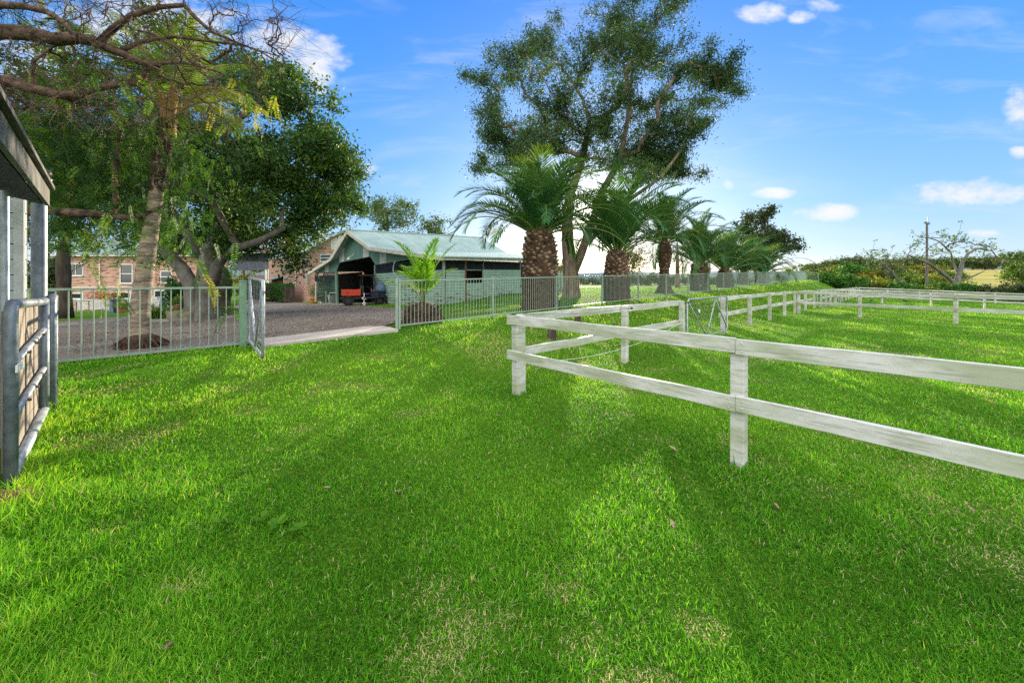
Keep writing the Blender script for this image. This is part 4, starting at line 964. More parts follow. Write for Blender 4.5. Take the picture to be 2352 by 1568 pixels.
# covered walkway with lattice sides joining the two wings
wa, wb2 = at(700, 607, 60), at(500, 601, 56)
wk = thing('covered_walkway', 'raised lattice-sided covered walkway joining the two parts of the brick house', 'walkway', V((wa.x, wa.y, -1.2)))
def wkp(zx, zy): px, py = c3(zx, zy); f_ = (px - 500) / 200; return at(px, py, 56 + 4 * f_)
mb = MB(); bl, br = wkp(-150, 700), wkp(690, 695); w_ = (br - bl).length; hh = 1.05; k_ = -hh; dr = (br - bl).normalized()
while k_ < w_:
    u0, u1 = max(0, k_), min(w_, k_ + hh)
    if u1 - u0 > .02:
        mb.beam(bl + dr * u0 + UP * (u0 - k_), bl + dr * u1 + UP * (u1 - k_), .03, .045, (0, -1, 0)); mb.beam(bl + dr * u0 + UP * (hh - u0 + k_) + V((0, .03, 0)), bl + dr * u1 + UP * (hh - u1 + k_) + V((0, .03, 0)), .03, .045, (0, -1, 0))
    k_ += .3
mb.build('lattice_panel', M['walkway_lattice'], wk)
mb = MB(); mb.beam(bl - UP * .08, br - UP * .08, .12, .16); mb.beam(bl + UP * hh, br + UP * hh, .10, .08); mb.build('beam', M['greywood'], wk)
mb = MB(); mb.prism([bl + UP * 2.6 + V((0, -.6, 0)), br + UP * 2.6 + V((0, -.6, 0)), br + UP * 3.4 + V((0, 2, 0)), bl + UP * 3.4 + V((0, 2, 0))], (0, 0, .08)); mb.build('roof', M['tile'], wk)
mb = MB(); mb.prism([bl + V((0, 2.6, -.1)), br + V((0, 2.6, -.1)), br + V((0, 2.6, 2.6)), bl + V((0, 2.6, 2.6))], (0, .1, 0)); mb.build('far_side', M['navy'], wk)
mb = MB()
for zx in (645, 690): mb.beam(wkp(zx, 1010) - UP * .8, wkp(zx, 700), .16, .16)
mb.beam(wkp(645, 860), wkp(690, 960), .1, .1); mb.beam(wkp(640, 970), wkp(692, 970), .1, .14); mb.beam(bl - UP * 4.5, bl, .2, .2); mb.build('post', M['trim'], wk)
# dark tiled outbuilding roof seen under the walkway
ob = thing('outbuilding', 'low outbuilding with a brown tiled roof seen under the lattice walkway', 'shed', at(600, 690, 70)); 
mb = MB(); mb.prism([at(570, 663, 68), at(612, 660, 66), at(617, 633, 72), at(590, 633, 74)], (0, 0, .1)); mb.build('roof', M['tile'], ob)
mb = MB(); mb.prism([at(572, 690, 69.5), at(614, 690, 67.5), at(614, 662, 67.5), at(572, 664, 69.5)], (.1, .3, 0)); mb.build('wall', M['brick_front'], ob)

# ------------------------------------------------------------------ brick house: left part, seen through the trees
LYY = 34.0
def c4(zx, zy): return 98 + zx * .15624, 522.7 + zy * .15624
def lh(zx, zy, out=0.0): return at(*c4(zx, zy), LYY - out)
FN = V((0, -1, 0))
h2 = thing('brick_house', 'long two-storey brick house front behind the lawn at left, half hidden by foliage', 'house', at(280, 712, LYY))
mb = MB(); bl, br, tr, tl = lh(225, 1330), lh(2700, 1330), lh(2700, 415), lh(225, 415); mb.prism([bl - UP * .8, br - UP * .8, tr, tl], (0, .25, 0)); mb.build('wall', M['brick_front'], h2)
mb = MB(); mb.box(lh(1460, 882, .02), ((br - bl).length, .06, .16)); mb.build('floor_band', M['trim'], h2)
mb = MB(); mb.box(lh(1460, 412, .25), ((br - bl).length + .6, .5, .14)); mb.build('eave', M['trim'], h2)
mb = MB(); a, b = lh(205, 402, .5), lh(2720, 402, .5); mb.prism([a, b, b + V((-3, 5, 2.7)), a + V((3, 5, 2.7))], (0, 0, .08)); mb.prism([a, a + V((3, 5, 2.7)), a + V((0, 10, 0))], (0, 0, .08)); mb.build('roof', M['shingle'], h2)
for x0, x1, y0, y1, pn_, hz in ((385, 600, 705, 530, 2, False), (1148, 1325, 815, 540, 2, True), (1745, 1905, 805, 640, 2, True), (415, 600, 1045, 965, 1, True), (1010, 1300, 1040, 950, 1, True), (1650, 1800, 1030, 925, 1, True), (1815, 1945, 1010, 925, 1, True)):
    window(h2, [lh(x0, y0), lh(x1, y0), lh(x1, y1), lh(x0, y1)], .09, pn_, hz, None, FN)
mb = MB(); mb.tube([lh(838, 1200, .06), lh(838, 430, .06)], .05, 8); mb.build('downpipe', M['winwhite'], h2)
# white lattice screens and garden bits on the lower lawn
def screen(zx0, zx1, zy0, zy1, Yd, label, step):
    a, b = at(*c4(zx0, zy1), Yd), at(*c4(zx1, zy1), Yd); hh = (zy1 - zy0) * .15624 / F * Yd
    root = thing('lattice_screen', label, 'screen', a, 'white lattice screens'); mb = MB(); w_ = b.x - a.x
    z = 0
    while z <= hh: mb.box(a + V((w_ / 2, 0, z)), (w_, .03, .055)); z += step
    if step > .12:
        x = 0
        while x <= w_: mb.box(a + V((x, .035, hh / 2)), (.05, .03, hh)); x += step * .9
    mb.build('slats', M['stripe'], root)
    mb = MB()
    for x in (0, w_ / 2, w_): mb.box(a + V((x, .06, hh / 2 - .1)), (.09, .06, hh + .2))
    mb.build('post', M['trim'], root)
screen(500, 960, 1055, 1195, 33.0, 'low white horizontal-slat screen in front of the left house windows', .10)
screen(1130, 1300, 1035, 1165, 33.2, 'short white lattice screen partly behind the slim palm trunk', .14)
screen(1550, 1845, 1015, 1170, 33.2, 'white square-lattice screen to the right of the slim palm trunk', .14)
def blue_stand(zx, zy, hz, label, wz=70):
    p = ground_at(*c4(zx, zy)); s = p.y / F * .15624; root = thing('garden_stand', label, 'stand', p, 'faded blue garden stands'); hh = hz * s; wv = wz * s
    mb = MB(); mb.prism([p + V((-wv / 2, 0, 0)), p + V((wv / 2, 0, 0)), p + V((wv * .28, 0, hh)), p + V((-wv * .2, 0, hh))], (0, .35, 0)); mb.build('frame', M['blueplastic'], root, bevel=.03)
    mb = MB(); mb.box(p + V((wv * .05, .15, hh + .06)), (wv * 1.3, .5, .07)); mb.build('shelf', M['blueplastic'], root)
blue_stand(1005, 1255, 190, 'faded blue garden stand near the terracotta trough'); blue_stand(1735, 1205, 165, 'faded blue garden stand before the square lattice', 60)
r0, p, wd, hh = pot(*c4(1172, 1250), 22, 9, [(.95, 0), (1.1, 1), (1.0, 1), (.95, .9)], M['terracotta'], 'garden_trough', 'terracotta trough of leafy plants on the lawn left of the slim palm', 'planter', square=True)
strap_plant(p + UP * (hh * .9), 120, .8, .07, M['leaf_bush'], 'foliage', r0, 1.0, .7); leaf_ball(p + V((-.4, 0, hh + .8)), (.35, .3, .6), 120, .16, .08, M['leaf_autumn'], 'flowers', r0, .7, .3, .1)
r0, p, wd, hh = pot(326.7 + .15624 * 515, 522.7 + .15624 * 1215, 10, 12, [(.65, 0), (1, .9), (1.05, 1), (.9, 1)], M['terracotta'], 'potted_shrub', 'terracotta pot with a small shrub on the rock bed edge', 'potted plant')
leaf_ball(p + UP * (hh + .3), (.5, .5, .45), 300, .13, .05, M['leaf_bush'], 'foliage', r0, .35, .4, .1)
# table-like green frame at the far left, red climbing flowers on the wall
p = ground_at(*c4(470, 1270)); tb_ = thing('garden_table', 'small green metal table by the dark palm stem', 'table', p); mb = MB()
for x in (-.45, .45):
    for y in (0, .5): mb.tube([p + V((x, y, 0)), p + V((x, y, .9))], .03, 8)
mb.build('leg', M['postgreen'], tb_); mb = MB(); mb.box(p + V((0, .25, .92)), (1.1, .7, .05)); mb.build('table_top', M['fencegreen'], tb_)
cl_ = thing('climbing_plant', 'red-flowered climber on the lower brick wall of the left house', 'plant', at(*c4(900, 1040), 33.6))
leaf_ball(at(*c4(870, 985), 33.6), (1.3, .15, .45), 160, .16, .09, M['leaf_red'], 'flowers', cl_, .5, 0, .1); leaf_ball(at(*c4(860, 1000), 33.6), (1.3, .15, .5), 120, .16, .08, M['leaf_bush'], 'foliage', cl_, .4, 0, .1)
# dark bin at the very left, rocks, strap plants and kerb of the fig island
p = ground_at(*c4(215, 1330)); wb_ = thing('wheelie_bin', 'dark wheeled bin beside the dark palm stem at far left', 'bin', p); mb = MB(); mb.prism([p + V((-.55, 0, 0)), p + V((.1, 0, 0)), p + V((.15, 0, 1.5)), p + V((-.6, 0, 1.5))], (0, .6, 0)); mb.build('body', M['black'], wb_, bevel=.03)
mb = MB(); mb.box(p + V((-.22, .28, 1.54)), (.85, .7, .07)); mb.build('lid', M['postgreen'], wb_, bevel=.02)
def z5(zx, zy): return 326.7 + .15624 * zx, 522.7 + .15624 * zy
def rock(zx0, zx1, zy0, zy1, label, seed):
    p = ground_at(*z5((zx0 + zx1) / 2, zy1)); s = p.y / F * .15624; rx, hh = (zx1 - zx0) / 2 * s, (zy1 - zy0) * s
    bm = bmesh.new(); bmesh.ops.create_icosphere(bm, subdivisions=4, radius=1)
    for v in bm.verts:
        n_ = v.co.normalized(); f_ = .78 + .5 * vnoise(np.array([n_.x * 2 + seed * 7]), np.array([n_.y * 2 + n_.z * 3]), .8, seed)[0]
        v.co = V((max(-.85, min(.85, n_.x * f_)) * rx * 1.2, max(-.8, min(.8, n_.y * f_)) * rx * .8, max(-.3, min(.75, n_.z * f_)) * hh * 1.3))
    me = bpy.data.meshes.new('rock'); bm.to_mesh(me); bm.free(); me.materials.append(M['stone']); me.polygons.foreach_set('use_smooth', [True] * len(me.polygons))
    o = link_mesh('rock', me, None, p + V((0, rx * .5, 0))); tag(o, label, 'rock', 'rocks edging the fig tree bed')
rock(335, 560, 1225, 1385, 'large pale sandstone block left of the fig trunks', 1); rock(540, 710, 1230, 1380, 'second sandstone block against the left fig trunk', 2); rock(1170, 1330, 1180, 1320, 'rounded rock at the right end of the fig bed', 3); rock(1300, 1420, 1185, 1310, 'grey rock nearest the green gate post', 4)
for (zx, zy, n_, l_, lab) in ((180, 1360, 170, 1.0, 'clump of long strap leaves beside the slim palm trunk'), (300, 1330, 140, .9, 'strap-leaf clump in front of the large sandstone block'), (1240, 1300, 110, .7, 'low strap-leaf clump right of the white box planter')):
    p = ground_at(*z5(zx, zy)); r0 = thing('strap_leaf_plant', lab, 'plant', p, 'strap-leaf plants'); strap_plant(p, n_, l_, .05, M['leaf_bush'], 'leaves', r0, 1.1, .4)
p = ground_at(*z5(1100, 1320)); r0 = thing('box_planter', 'white rectangular box planter at the foot of the fig trunks', 'planter', p); s = p.y / F * .15624; mb = MB(); mb.box(p + V((0, .3, 35 * s)), (140 * s, .5, 72 * s)); mb.build('box', M['stripe'], r0, bevel=.02)
leaf_ball(p + V((0, .3, 85 * s)), (.4, .25, .14), 160, .12, .05, M['leaf_bush'], 'foliage', r0, .3, .4, .1)
kb = MB(); kp = [ground_at(*z5(x, y)) for x, y in ((-120, 1420), (80, 1400), (420, 1392), (760, 1372), (1060, 1352), (1300, 1335), (1430, 1325))]
for a, b in zip(kp[:-1], kp[1:]): kb.beam(a + UP * .06, b + UP * .06, .16, .16)
o = kb.build('kerb', M['concretedark']); tag(o, kind='structure')
# low pot, urn, hedge and screen fence by the right wing
p = ground_at(*c3(810, 1225)); u_ = thing('garden_urn', 'small white pedestal urn before the clipped hedge', 'urn', p); mb = MB(); mb.lathe(p, [(.16, 0), (.10, .08), (.07, .25), (.2, .42), (.28, .6), (.24, .62)], 14); mb.build('bowl', M['lampwhite'], u_, smooth=True)
def box_hedge(a, b, hh, dp, label, n):
    r0 = thing('hedge', label, 'hedge', a); lm = LM(); d = b - a; L_ = d.length; dn = d.normalized(); nn = V((dn.y, -dn.x, 0)); nn = nn if nn.y < 0 else -nn
    P = np.array(a) + np.outer(rng.uniform(0, 1, n), np.array(d)); face = rng.integers(0, 3, n); o_ = rng.uniform(-.08, .08, n)
    zz = np.where(face == 0, hh + o_, rng.uniform(0, hh, n)); oo = np.where(face == 0, rng.uniform(-dp / 2, dp / 2, n), np.where(face == 1, dp / 2 + o_, rng.uniform(-dp / 2, dp / 2, n)))
    P = P + np.outer(oo, np.array(nn)); P[:, 2] += zz; lm.rand(P, .16, .09, np.clip(rng.normal(.42, .2, n), 0, 1), 0.0); lm.build('foliage', M['leaf_hedge'], r0)
    mb = MB(); mb.beam(a + UP * (hh / 2 - .05), b + UP * (hh / 2 - .05), dp * .85, hh - .1); mb.build('core', M['bark_dark'], r0)
ha, hb_ = HC + HSN * 1.6 + HD * 0.2, HC + HSN * 1.6 + HD * 12
ha.z = float(gz(ha.x, ha.y)); hb_.z = float(gz(hb_.x, hb_.y))
box_hedge(HC + HSN * 1.3 + HD * 1.0, HC + HSN * 1.3 + HD * 8.5, 1.5, 1.0, 'dark clipped hedge along the brick house, right of its doorway', 3500)
box_hedge(HC + HSN * 1.3 + HD * 10.5, HC + HSN * 1.3 + HD * 19, 1.5, 1.0, 'dark clipped hedge along the brick house, left of its doorway', 3000)
for zx, lab in ((880, 'leftmost strap-leaf clump by the house hedge'), (960, 'second strap-leaf clump by the house hedge'), (1040, 'third strap-leaf clump, under the white wall lamps'), (1130, 'rightmost strap-leaf clump, against the green panel fence')):
    p = ground_at(*c3(zx, 1235)); r0 = thing('strap_leaf_plant', lab, 'plant', p, 'strap-leaf plants'); strap_plant(p, 130, 1.3, .07, M['leaf_bush'], 'leaves', r0, 1.6, .25)
a, b = ground_at(*c3(1182, 1240)), ground_at(*c3(1500, 1240)); b = V((b.x, a.y + .6, a.z)); pf = thing('panel_fence', 'pale green sheet panel fence between the hedge and the barn', 'fence', a); hh = 240 * .13611 / F * a.y
mb = MB(); n_ = 26
for i in range(n_): mb.beam(a.lerp(b, i / n_) + UP * hh / 2 + V((0, .02 * (i % 2), 0)), a.lerp(b, (i + .92) / n_) + UP * hh / 2 + V((0, .02 * (i % 2), 0)), .03, hh)
mb.build('panel', M['fencegreen'], pf)
mb = MB()
for f_ in (0, .45, 1): p = a.lerp(b, f_) + V((0, -.06, 0)); mb.box(p + UP * (hh / 2 + .05), (.09, .09, hh + .15))
mb.build('post', M['fencegreen'], pf)

# ------------------------------------------------------------------ trees
class Skel:
    def __init__(s, cap=24000): s.p = np.zeros((cap, 3)); s.par = np.full(cap, -1); s.n = 0; s.fix = {}
    def add(s, p, par): s.p[s.n] = p; s.par[s.n] = par; s.n += 1; return s.n - 1
    def path(s, pts, rad=None, par=-1):
        for i, p in enumerate(pts):
            par = s.add(p, par)
            if rad is not None: s.fix[par] = rad[i] if not isinstance(rad, (int, float)) else rad
        return par
    def near(s, tgt, up_pen=.6, lo=0):
        d = s.p[lo:s.n] - tgt; c = np.linalg.norm(d, axis=1) + up_pen * np.maximum(d[:, 2], 0) * 2; return lo + int(np.argmin(c))
    def connect(s, tgt, seg=3, jit=.12, up_pen=.6, lo=0, arch=.1):
        a = s.near(np.array(tgt), up_pen, lo); A = s.p[a].copy(); d = np.array(tgt) - A; l = np.linalg.norm(d); par = a
        for i in range(1, seg + 1):
            t = i / seg; q = A + d * t + rng.normal(0, jit * l * .5, 3) * (t < 1); q[2] += arch * l * 4 * t * (1 - t); par = s.add(q, par)
        return par
    def mesh(s, name, m, parent, tip=.012, ex=.5, rmax=.5, sides=6, wob=0):
        n = s.n; cnt = np.zeros(n); ch = [[] for _ in range(n)]
        for i in range(n):
            if s.par[i] >= 0: ch[s.par[i]].append(i)
        for i in range(n - 1, -1, -1):
            if not ch[i]: cnt[i] = 1
            else: cnt[i] = sum(cnt[c] for c in ch[i])
        rad = np.minimum(rmax, tip * cnt ** ex)
        for k_, v in s.fix.items(): rad[k_] = v
        mb = MB()
        starts = [(i, None) for i in range(n) if s.par[i] < 0]
        while starts:
            i, pr = starts.pop(); pts = []; rr = []
            if pr is not None: pts.append(s.p[pr]); rr.append(min(rad[pr], rad[i] * 1.25))
            cur = i
            while True:
                pts.append(s.p[cur]); rr.append(rad[cur])
                if not ch[cur]: rr[-1] *= .6; break
                mc = max(ch[cur], key=lambda c: (c in s.fix, cnt[c]))
                for c in ch[cur]:
                    if c != mc: starts.append((c, cur))
                cur = mc
            if len(pts) > 1: mb.tube(pts, rr, sides if max(rr) < .06 else max(sides, 10), False)
        return mb.build(name, m, parent, smooth=True)

def clump_leaves(lm, centers, n_each, sig, l, wd, droop, tb, tvar=.16, zlo=None, zhi=None, flat=.75):
    C = np.asarray(centers); ct = rng.normal(tb, tvar * .8, len(C))
    sg = sig * rng.uniform(.65, 1.25, len(C)); k_ = (n_each * rng.uniform(.5, 1.4, len(C))).astype(int); I = np.repeat(np.arange(len(C)), k_)
    off = rng.normal(size=(len(I), 3)); off *= (np.abs(rng.normal(.55, .35, len(I))) / (np.linalg.norm(off, axis=1) + 1e-6))[:, None]; off[:, 2] *= flat
    lm.rand(C[I] + off * sg[I][:, None] * 1.6, l, wd, np.clip(ct[I] + rng.normal(0, tvar, len(I)), 0, 1), droop)

def tree(name, label, cat, base, trunk, blobs, nsub, n_leaf, sig, l, wd, leafm, barkm, droop=.3, tb=.45, tip=.012, ex=.5, rmax=.4, group=None, seg=3, jit=.14, shell=.25):
    """trunk: list of (points, radii) paths; blobs: (centre, (rx, ry, rz))"""
    root = thing(name, label, cat, base, group); sk = Skel()
    first = None
    for pts, rad in trunk:
        par = -1 if first is None else sk.near(np.array(pts[0]), 0)
        e = sk.path([np.array(p) for p in pts], rad, par); first = e
    top = np.array(trunk[0][0][-1]); order = sorted(blobs, key=lambda b: np.linalg.norm(np.array(b[0]) - top)); subs = []
    for c, r_ in order:
        sk.connect(np.array(c) - np.array((0, 0, r_[2] * .3)), seg, jit); 
    for c, r_ in order:
        for _ in range(nsub):
            v = rng.normal(size=3); v /= np.linalg.norm(v); p = np.array(c) + v * np.array(r_) * rng.uniform(shell, 1.0); subs.append(p); sk.connect(p, 2, .12, .5)
    sk.mesh('trunk', barkm, root, tip, ex, rmax)
    lm = LM(); clump_leaves(lm, subs, n_leaf, sig, l, wd, droop, tb); lm.build('crown', leafm, root)
    return root

# --- tall gum tree behind the palms
GY = 23.0
def z6(zx, zy): return 1061.7 + zx * .2952, zy * .2952
gb_ = ground_at(1316, 681); GY = gb_.y
eb = [(680,270,110,70),(480,400,130,90),(300,440,110,60),(130,620,70,50),(920,380,120,80),(650,520,150,110),(450,600,120,80),(1000,520,120,100),(1250,100,140,90),(1150,200,80,60),(1500,60,150,70),(1680,80,80,60),(1300,290,120,80),(1400,310,100,50),(1200,380,80,70),(1300,490,120,80),(1500,460,140,90),(1700,500,110,80),(1850,550,110,100),(1950,470,70,80),(1650,620,140,80),(2000,680,80,70),(2100,690,50,30),(700,700,150,100),(900,680,120,90),(620,850,130,90),(800,870,120,80),(1050,830,100,80),(1250,750,100,60),(1800,800,120,80),(1600,870,120,80),(1750,950,130,80),(1850,1000,60,60),(600,980,120,80),(750,1000,110,60),(250,900,80,60),(320,960,90,60),(250,1100,90,80),(300,1180,80,60),(450,1150,100,80),(1400,800,60,50),(1600,1050,140,80),(1400,1000,100,60),(1700,1150,100,80),(1550,1200,130,80),(1350,1250,130,80),(1200,1180,80,60),(1700,1280,90,60),(1500,1320,120,60),(1250,1330,100,50),(180,1300,50,60),(1130,960,50,60),(1400,1250,120,80),(1600,1250,130,90),(1650,1350,110,70),(1380,1350,120,60),(900,1180,120,80),(1000,1080,110,70),(600,1120,120,80),(500,1250,110,80),(1500,1120,110,70)]
gs = GY / F * .2952; blobs = []
for (a, b, c, d) in eb:
    px, py = z6(a, b); Yd = GY + rng.uniform(-2.6, 2.6); p = at(px, py, Yd); blobs.append((tuple(p), (c * gs * 1.45, c * gs * 1.45, d * gs * 1.35)))
for c_, r_ in list(blobs):
    for _ in range(2):
        v = rng.normal(size=3); v /= np.linalg.norm(v); q = np.array(c_) + v * np.array(r_) * rng.uniform(.8, 1.35); blobs.append((tuple(q), tuple(np.array(r_) * rng.uniform(.45, .75))))
def gp(px, py, dy=0): p = at(px, py, GY); return (p.x, p.y + dy, p.z)
bc_ = np.array([b[0] for b in blobs[:62]])
for i in range(62):
    dd = np.linalg.norm(bc_ - bc_[i], axis=1)
    for j in np.argsort(dd)[1:5]:
        if dd[j] < 3.2 and i < j: blobs.append((tuple((bc_[i] + bc_[j]) / 2 + rng.normal(0, .25, 3)), (.75, .75, .6)))
tk = [([gp(1312, 690), gp(1312, 655), gp(1310, 610), gp(1304, 560), gp(1303, 510), gp(1308, 450), gp(1330, 390), gp(1345, 330), gp(1354, 270)], [.62, .47, .44, .36, .32, .27, .22, .18, .12]),
      ([gp(1318, 625), gp(1334, 585), gp(1348, 545), gp(1366, 500, .3), gp(1385, 440, .5), gp(1430, 360, .5), gp(1446, 270, .4), gp(1454, 160, .2)], [.28, .26, .24, .22, .2, .17, .13, .08]),
      ([gp(1352, 560), gp(1376, 520, -.6), gp(1430, 470, -1), gp(1500, 420, -1.2), gp(1560, 340, -1)], [.14, .13, .11, .09, .06])]
tree('gum_tree', 'very tall gum tree with open grey-green crown standing behind the palms, sun behind it', 'tree', gb_, tk, blobs, 10, 54, .40, .16, .046, M['leaf_euc'], M['bark_euc'], .55, .45, .009, .47, .3, shell=.35)

# --- broad fig tree
fbp = ground_at(470, 735); FY = fbp.y
def fp(px, py, dy=0): p = at(px, py, FY); return (p.x, p.y + dy, p.z)
blobs = []; fs = FY / F
rg2 = random.Random(11); tries = 0
while len(blobs) < 100 and tries < 4000:
    tries += 1; ax_, ay_ = rg2.uniform(-1, 1), rg2.uniform(-1, 1); rr = ax_ * ax_ + ay_ * ay_
    if rr > 1: continue
    px = 470 + ax_ * 320; py = 375 + ay_ * (250 if ay_ < 0 else 190)
    if (px > 640 and py > 540) or (px > 715 and py > 490): continue
    depth = rg2.uniform(-1, 1) * 4.6 * math.sqrt(max(.05, 1 - rr)); blobs.append((fp(px, py, depth), (58 * fs, 1.15, 46 * fs)))
for px, py in ((735, 505), (680, 555), (770, 440), (790, 380), (720, 330), (680, 260), (600, 180), (520, 130), (440, 110), (730, 480), (660, 500), (560, 560), (650, 590), (330, 540), (805, 470), (750, 350), (130, 330), (110, 440), (90, 380), (60, 300), (140, 540)): blobs.append((fp(px, py, rg2.uniform(-2, 1)), (46 * fs, .9, 36 * fs)))
tk = [([fp(478, 738), fp(478, 690), fp(476, 640), fp(480, 590), fp(486, 530, .4), fp(490, 440, .6), fp(490, 330, .5)], [.52, .42, .38, .36, .30, .24, .14]),
      ([fp(447, 740), fp(445, 690), fp(440, 655), fp(420, 620), fp(392, 590), fp(350, 545), fp(300, 490)], [.40, .33, .30, .27, .24, .2, .14]),
      ([fp(490, 650), fp(505, 615, -.2), fp(530, 590, -.4), fp(580, 572, -.8), fp(640, 560, -1.2), fp(700, 535, -1.5)], [.24, .22, .19, .16, .13, .1]),
      ([fp(490, 560, .3), fp(540, 500, .6), fp(600, 430, 1), fp(650, 370, 1)], [.2, .17, .13, .1]), ([fp(470, 600), fp(440, 520, -.5), fp(400, 430, -1), fp(370, 340, -1)], [.2, .17, .13, .1])]
tree('fig_tree', 'broad dark green fig tree with forked smooth grey trunks shading the gravel drive', 'tree', fbp, tk, blobs, 13, 92, .44, .16, .072, M['leaf_fig'], M['bark_fig'], .15, .47, .012, .47, .3, shell=.45)

# --- palms in a row behind the bar fence
def curve_frond(lm, stems, base, az, el, length, bend, ll, nl, lw, tint, vee=.35, twist=0.0, droopl=.25, petiole=.12, r0=.022, bexp=1.35):
    n = 15; t = np.linspace(0, 1, n); ang = el - bend * t ** bexp; step = length / (n - 1)
    hx = np.concatenate([[0], np.cumsum(np.cos(ang[:-1]) * step)]); hz = np.concatenate([[0], np.cumsum(np.sin(ang[:-1]) * step)])
    h = np.array((cos(az), sin(az))); lat = np.array((-sin(az), cos(az), 0.0))
    sway = twist * t ** 2 * length
    P = np.stack([base[0] + h[0] * hx + lat[0] * sway, base[1] + h[1] * hx + lat[1] * sway, base[2] + hz], 1)
    stems.tube([V(p) for p in P], [r0 * (1 - .85 * q) for q in t], 4, False)
    tl = np.linspace(petiole, 1, nl); PP = np.stack([np.interp(tl, t, P[:, i]) for i in range(3)], 1); an = np.interp(tl, t, ang)
    fwd = np.stack([h[0] * np.cos(an), h[1] * np.cos(an), np.sin(an)], 1); upv = np.stack([-h[0] * np.sin(an), -h[1] * np.sin(an), np.cos(an)], 1)
    prof = np.interp(tl, [petiole, .22, .5, .8, 1], [.35, .8, 1, .8, .35]) * ll
    for sg in (1, -1):
        sp = np.interp(tl, [0, .5, 1], [1.15, .95, .45]); 
        D = lat * sg * np.sin(sp)[:, None] + fwd * np.cos(sp)[:, None] + upv * vee; D += rng.normal(0, .06, D.shape); D[:, 2] -= droopl; D /= np.linalg.norm(D, axis=1, keepdims=True)
        S = np.cross(D, upv + lat * sg * .3); S /= np.linalg.norm(S, axis=1, keepdims=True) + 1e-9
        lm.add(PP, D, S, prof * rng.uniform(.88, 1.1, nl), np.full(nl, lw), np.clip(tint + rng.normal(0, .07, nl), 0, 1), .35)
def date_palm(px, base_d, trunk_h, r_top, r_bot, nf, flen, label, bul=1.12, slim=False, seed=0, ll=.5, base=None, boot=None, el0=(15, 85)):
    p = base if base is not None else on_ray(px, base_d); root = thing('date_palm', label, 'palm tree', p, 'date palms along the bar fence'); rs = np.random.default_rng(100 + seed)
    mb = MB(); prof = [(r_bot * 1.12, -.1), (r_bot, .05 * trunk_h), (r_bot * .97, .4 * trunk_h), (r_top * bul * .92, .72 * trunk_h), (r_top * .92, .9 * trunk_h), (r_top * .55, trunk_h), (r_top * .25, trunk_h * 1.03)]
    if slim: prof = [(r_bot * 1.9, -.1), (r_bot * 1.4, .06 * trunk_h), (r_bot * .9, .16 * trunk_h), (r_bot * .8, .45 * trunk_h), (r_top * bul, .75 * trunk_h), (r_top * .8, .95 * trunk_h), (r_top * .4, trunk_h)]
    mb.lathe(p, prof, 20); pr = np.array(prof)
    sc, sp_ = MB(), MB(); n = int(95 * trunk_h * (r_top + r_bot)) if not slim else int(150 * trunk_h * (r_top + r_bot))
    for i in range(n):
        f_ = (i + .5) / n; z = f_ * trunk_h * .97; rad = np.interp(z, pr[:, 1], pr[:, 0]); an = i * 2.39996 + rs.normal(0, .06)
        o = V((cos(an), sin(an), 0)); tn = V((-sin(an), cos(an), 0)); c = p + o * rad * .96 + UP * z
        w_ = .085 * rs.uniform(.55, 1.25) * (1.15 if r_top > .5 else .8); hh = w_ * rs.uniform(.55, .8); out = w_ * rs.uniform(.25, 1.05) * (1.25 if f_ > .5 else .8)
        tgt = sp_ if (f_ > .42 and rs.random() < .8 and not slim) or (slim and rs.random() < .6) else sc
        e = c + o * out + UP * hh * .55
        # upturned wedge: broad base below, diamond cut face pointing out
        tgt.add([c - tn * w_ - UP * hh * .2, c - UP * hh * 1.25, c + tn * w_ - UP * hh * .2, c + UP * hh, e - tn * w_ * .72, e - UP * hh * .5, e + tn * w_ * .72, e + UP * hh * .30],
                [(4, 5, 6, 7), (0, 1, 5, 4), (1, 2, 6, 5), (2, 3, 7, 6), (3, 0, 4, 7)])
    mb.v += []; mb.build('trunk', M['scar_dark'], root, smooth=True); sc.build('leaf_scars', M['scar_dark'], root); sp_.build('stub_ends', M['scar_pale'], root)
    lm = LM(); stems = MB(); tp = np.array(p + UP * trunk_h)
    for i in range(nf):
        q = (i + .5) / nf; az = i * 2.39996 + rs.normal(0, .12); el = R(el0[0] + (el0[1] - el0[0]) * q ** 1.15 + rs.normal(0, 8)); ln = flen * rs.uniform(.82, 1.08) * (1 - .18 * q)
        bend = R(rs.uniform(85, 128)) * (1.10 - .40 * q); b = tp + np.array((cos(az), sin(az), 0)) * r_top * .42 * (1 - .8 * q) - np.array((0, 0, .22 * (1 - q)))
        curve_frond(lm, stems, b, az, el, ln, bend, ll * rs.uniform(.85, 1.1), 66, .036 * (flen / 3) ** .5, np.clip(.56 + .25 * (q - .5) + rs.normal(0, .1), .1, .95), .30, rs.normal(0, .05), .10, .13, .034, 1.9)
    for i in range(nf // 5):
        az = rs.uniform(0, 2 * pi); curve_frond(lm, stems, tp + np.array((0, 0, .05)), az, R(rs.uniform(70, 88)), flen * .5, R(25), ll * .6, 34, .03, .75, .2, 0, 0, .2)
    stems.build('frond_stems', M['stem_green'], root); lm.build('crown', M['leaf_palm'], root); return root
def palm_from_px(px, d, top_py, wtop, wbot, crown_py, nf, label, seed, slim=False, lenk=1.0, ll=.5, el0=(15, 85)):
    p = on_ray(px, d); s = p.y / F; th_ = at(px, top_py, p.y).z - p.z; fl_ = ((top_py - crown_py) * s) * 1.16 * lenk
    return date_palm(px, d, th_, wtop * s / 2, wbot * s / 2, nf, fl_, label, seed=seed, slim=slim, ll=ll * fl_ / 3.2, base=p, el0=el0)
palm_from_px(1240, 5.75, 528, 72, 84, 318, 60, 'largest date palm with thick stubbled trunk, nearest of the row beside the barn', 1, ll=.62, el0=(24, 88))
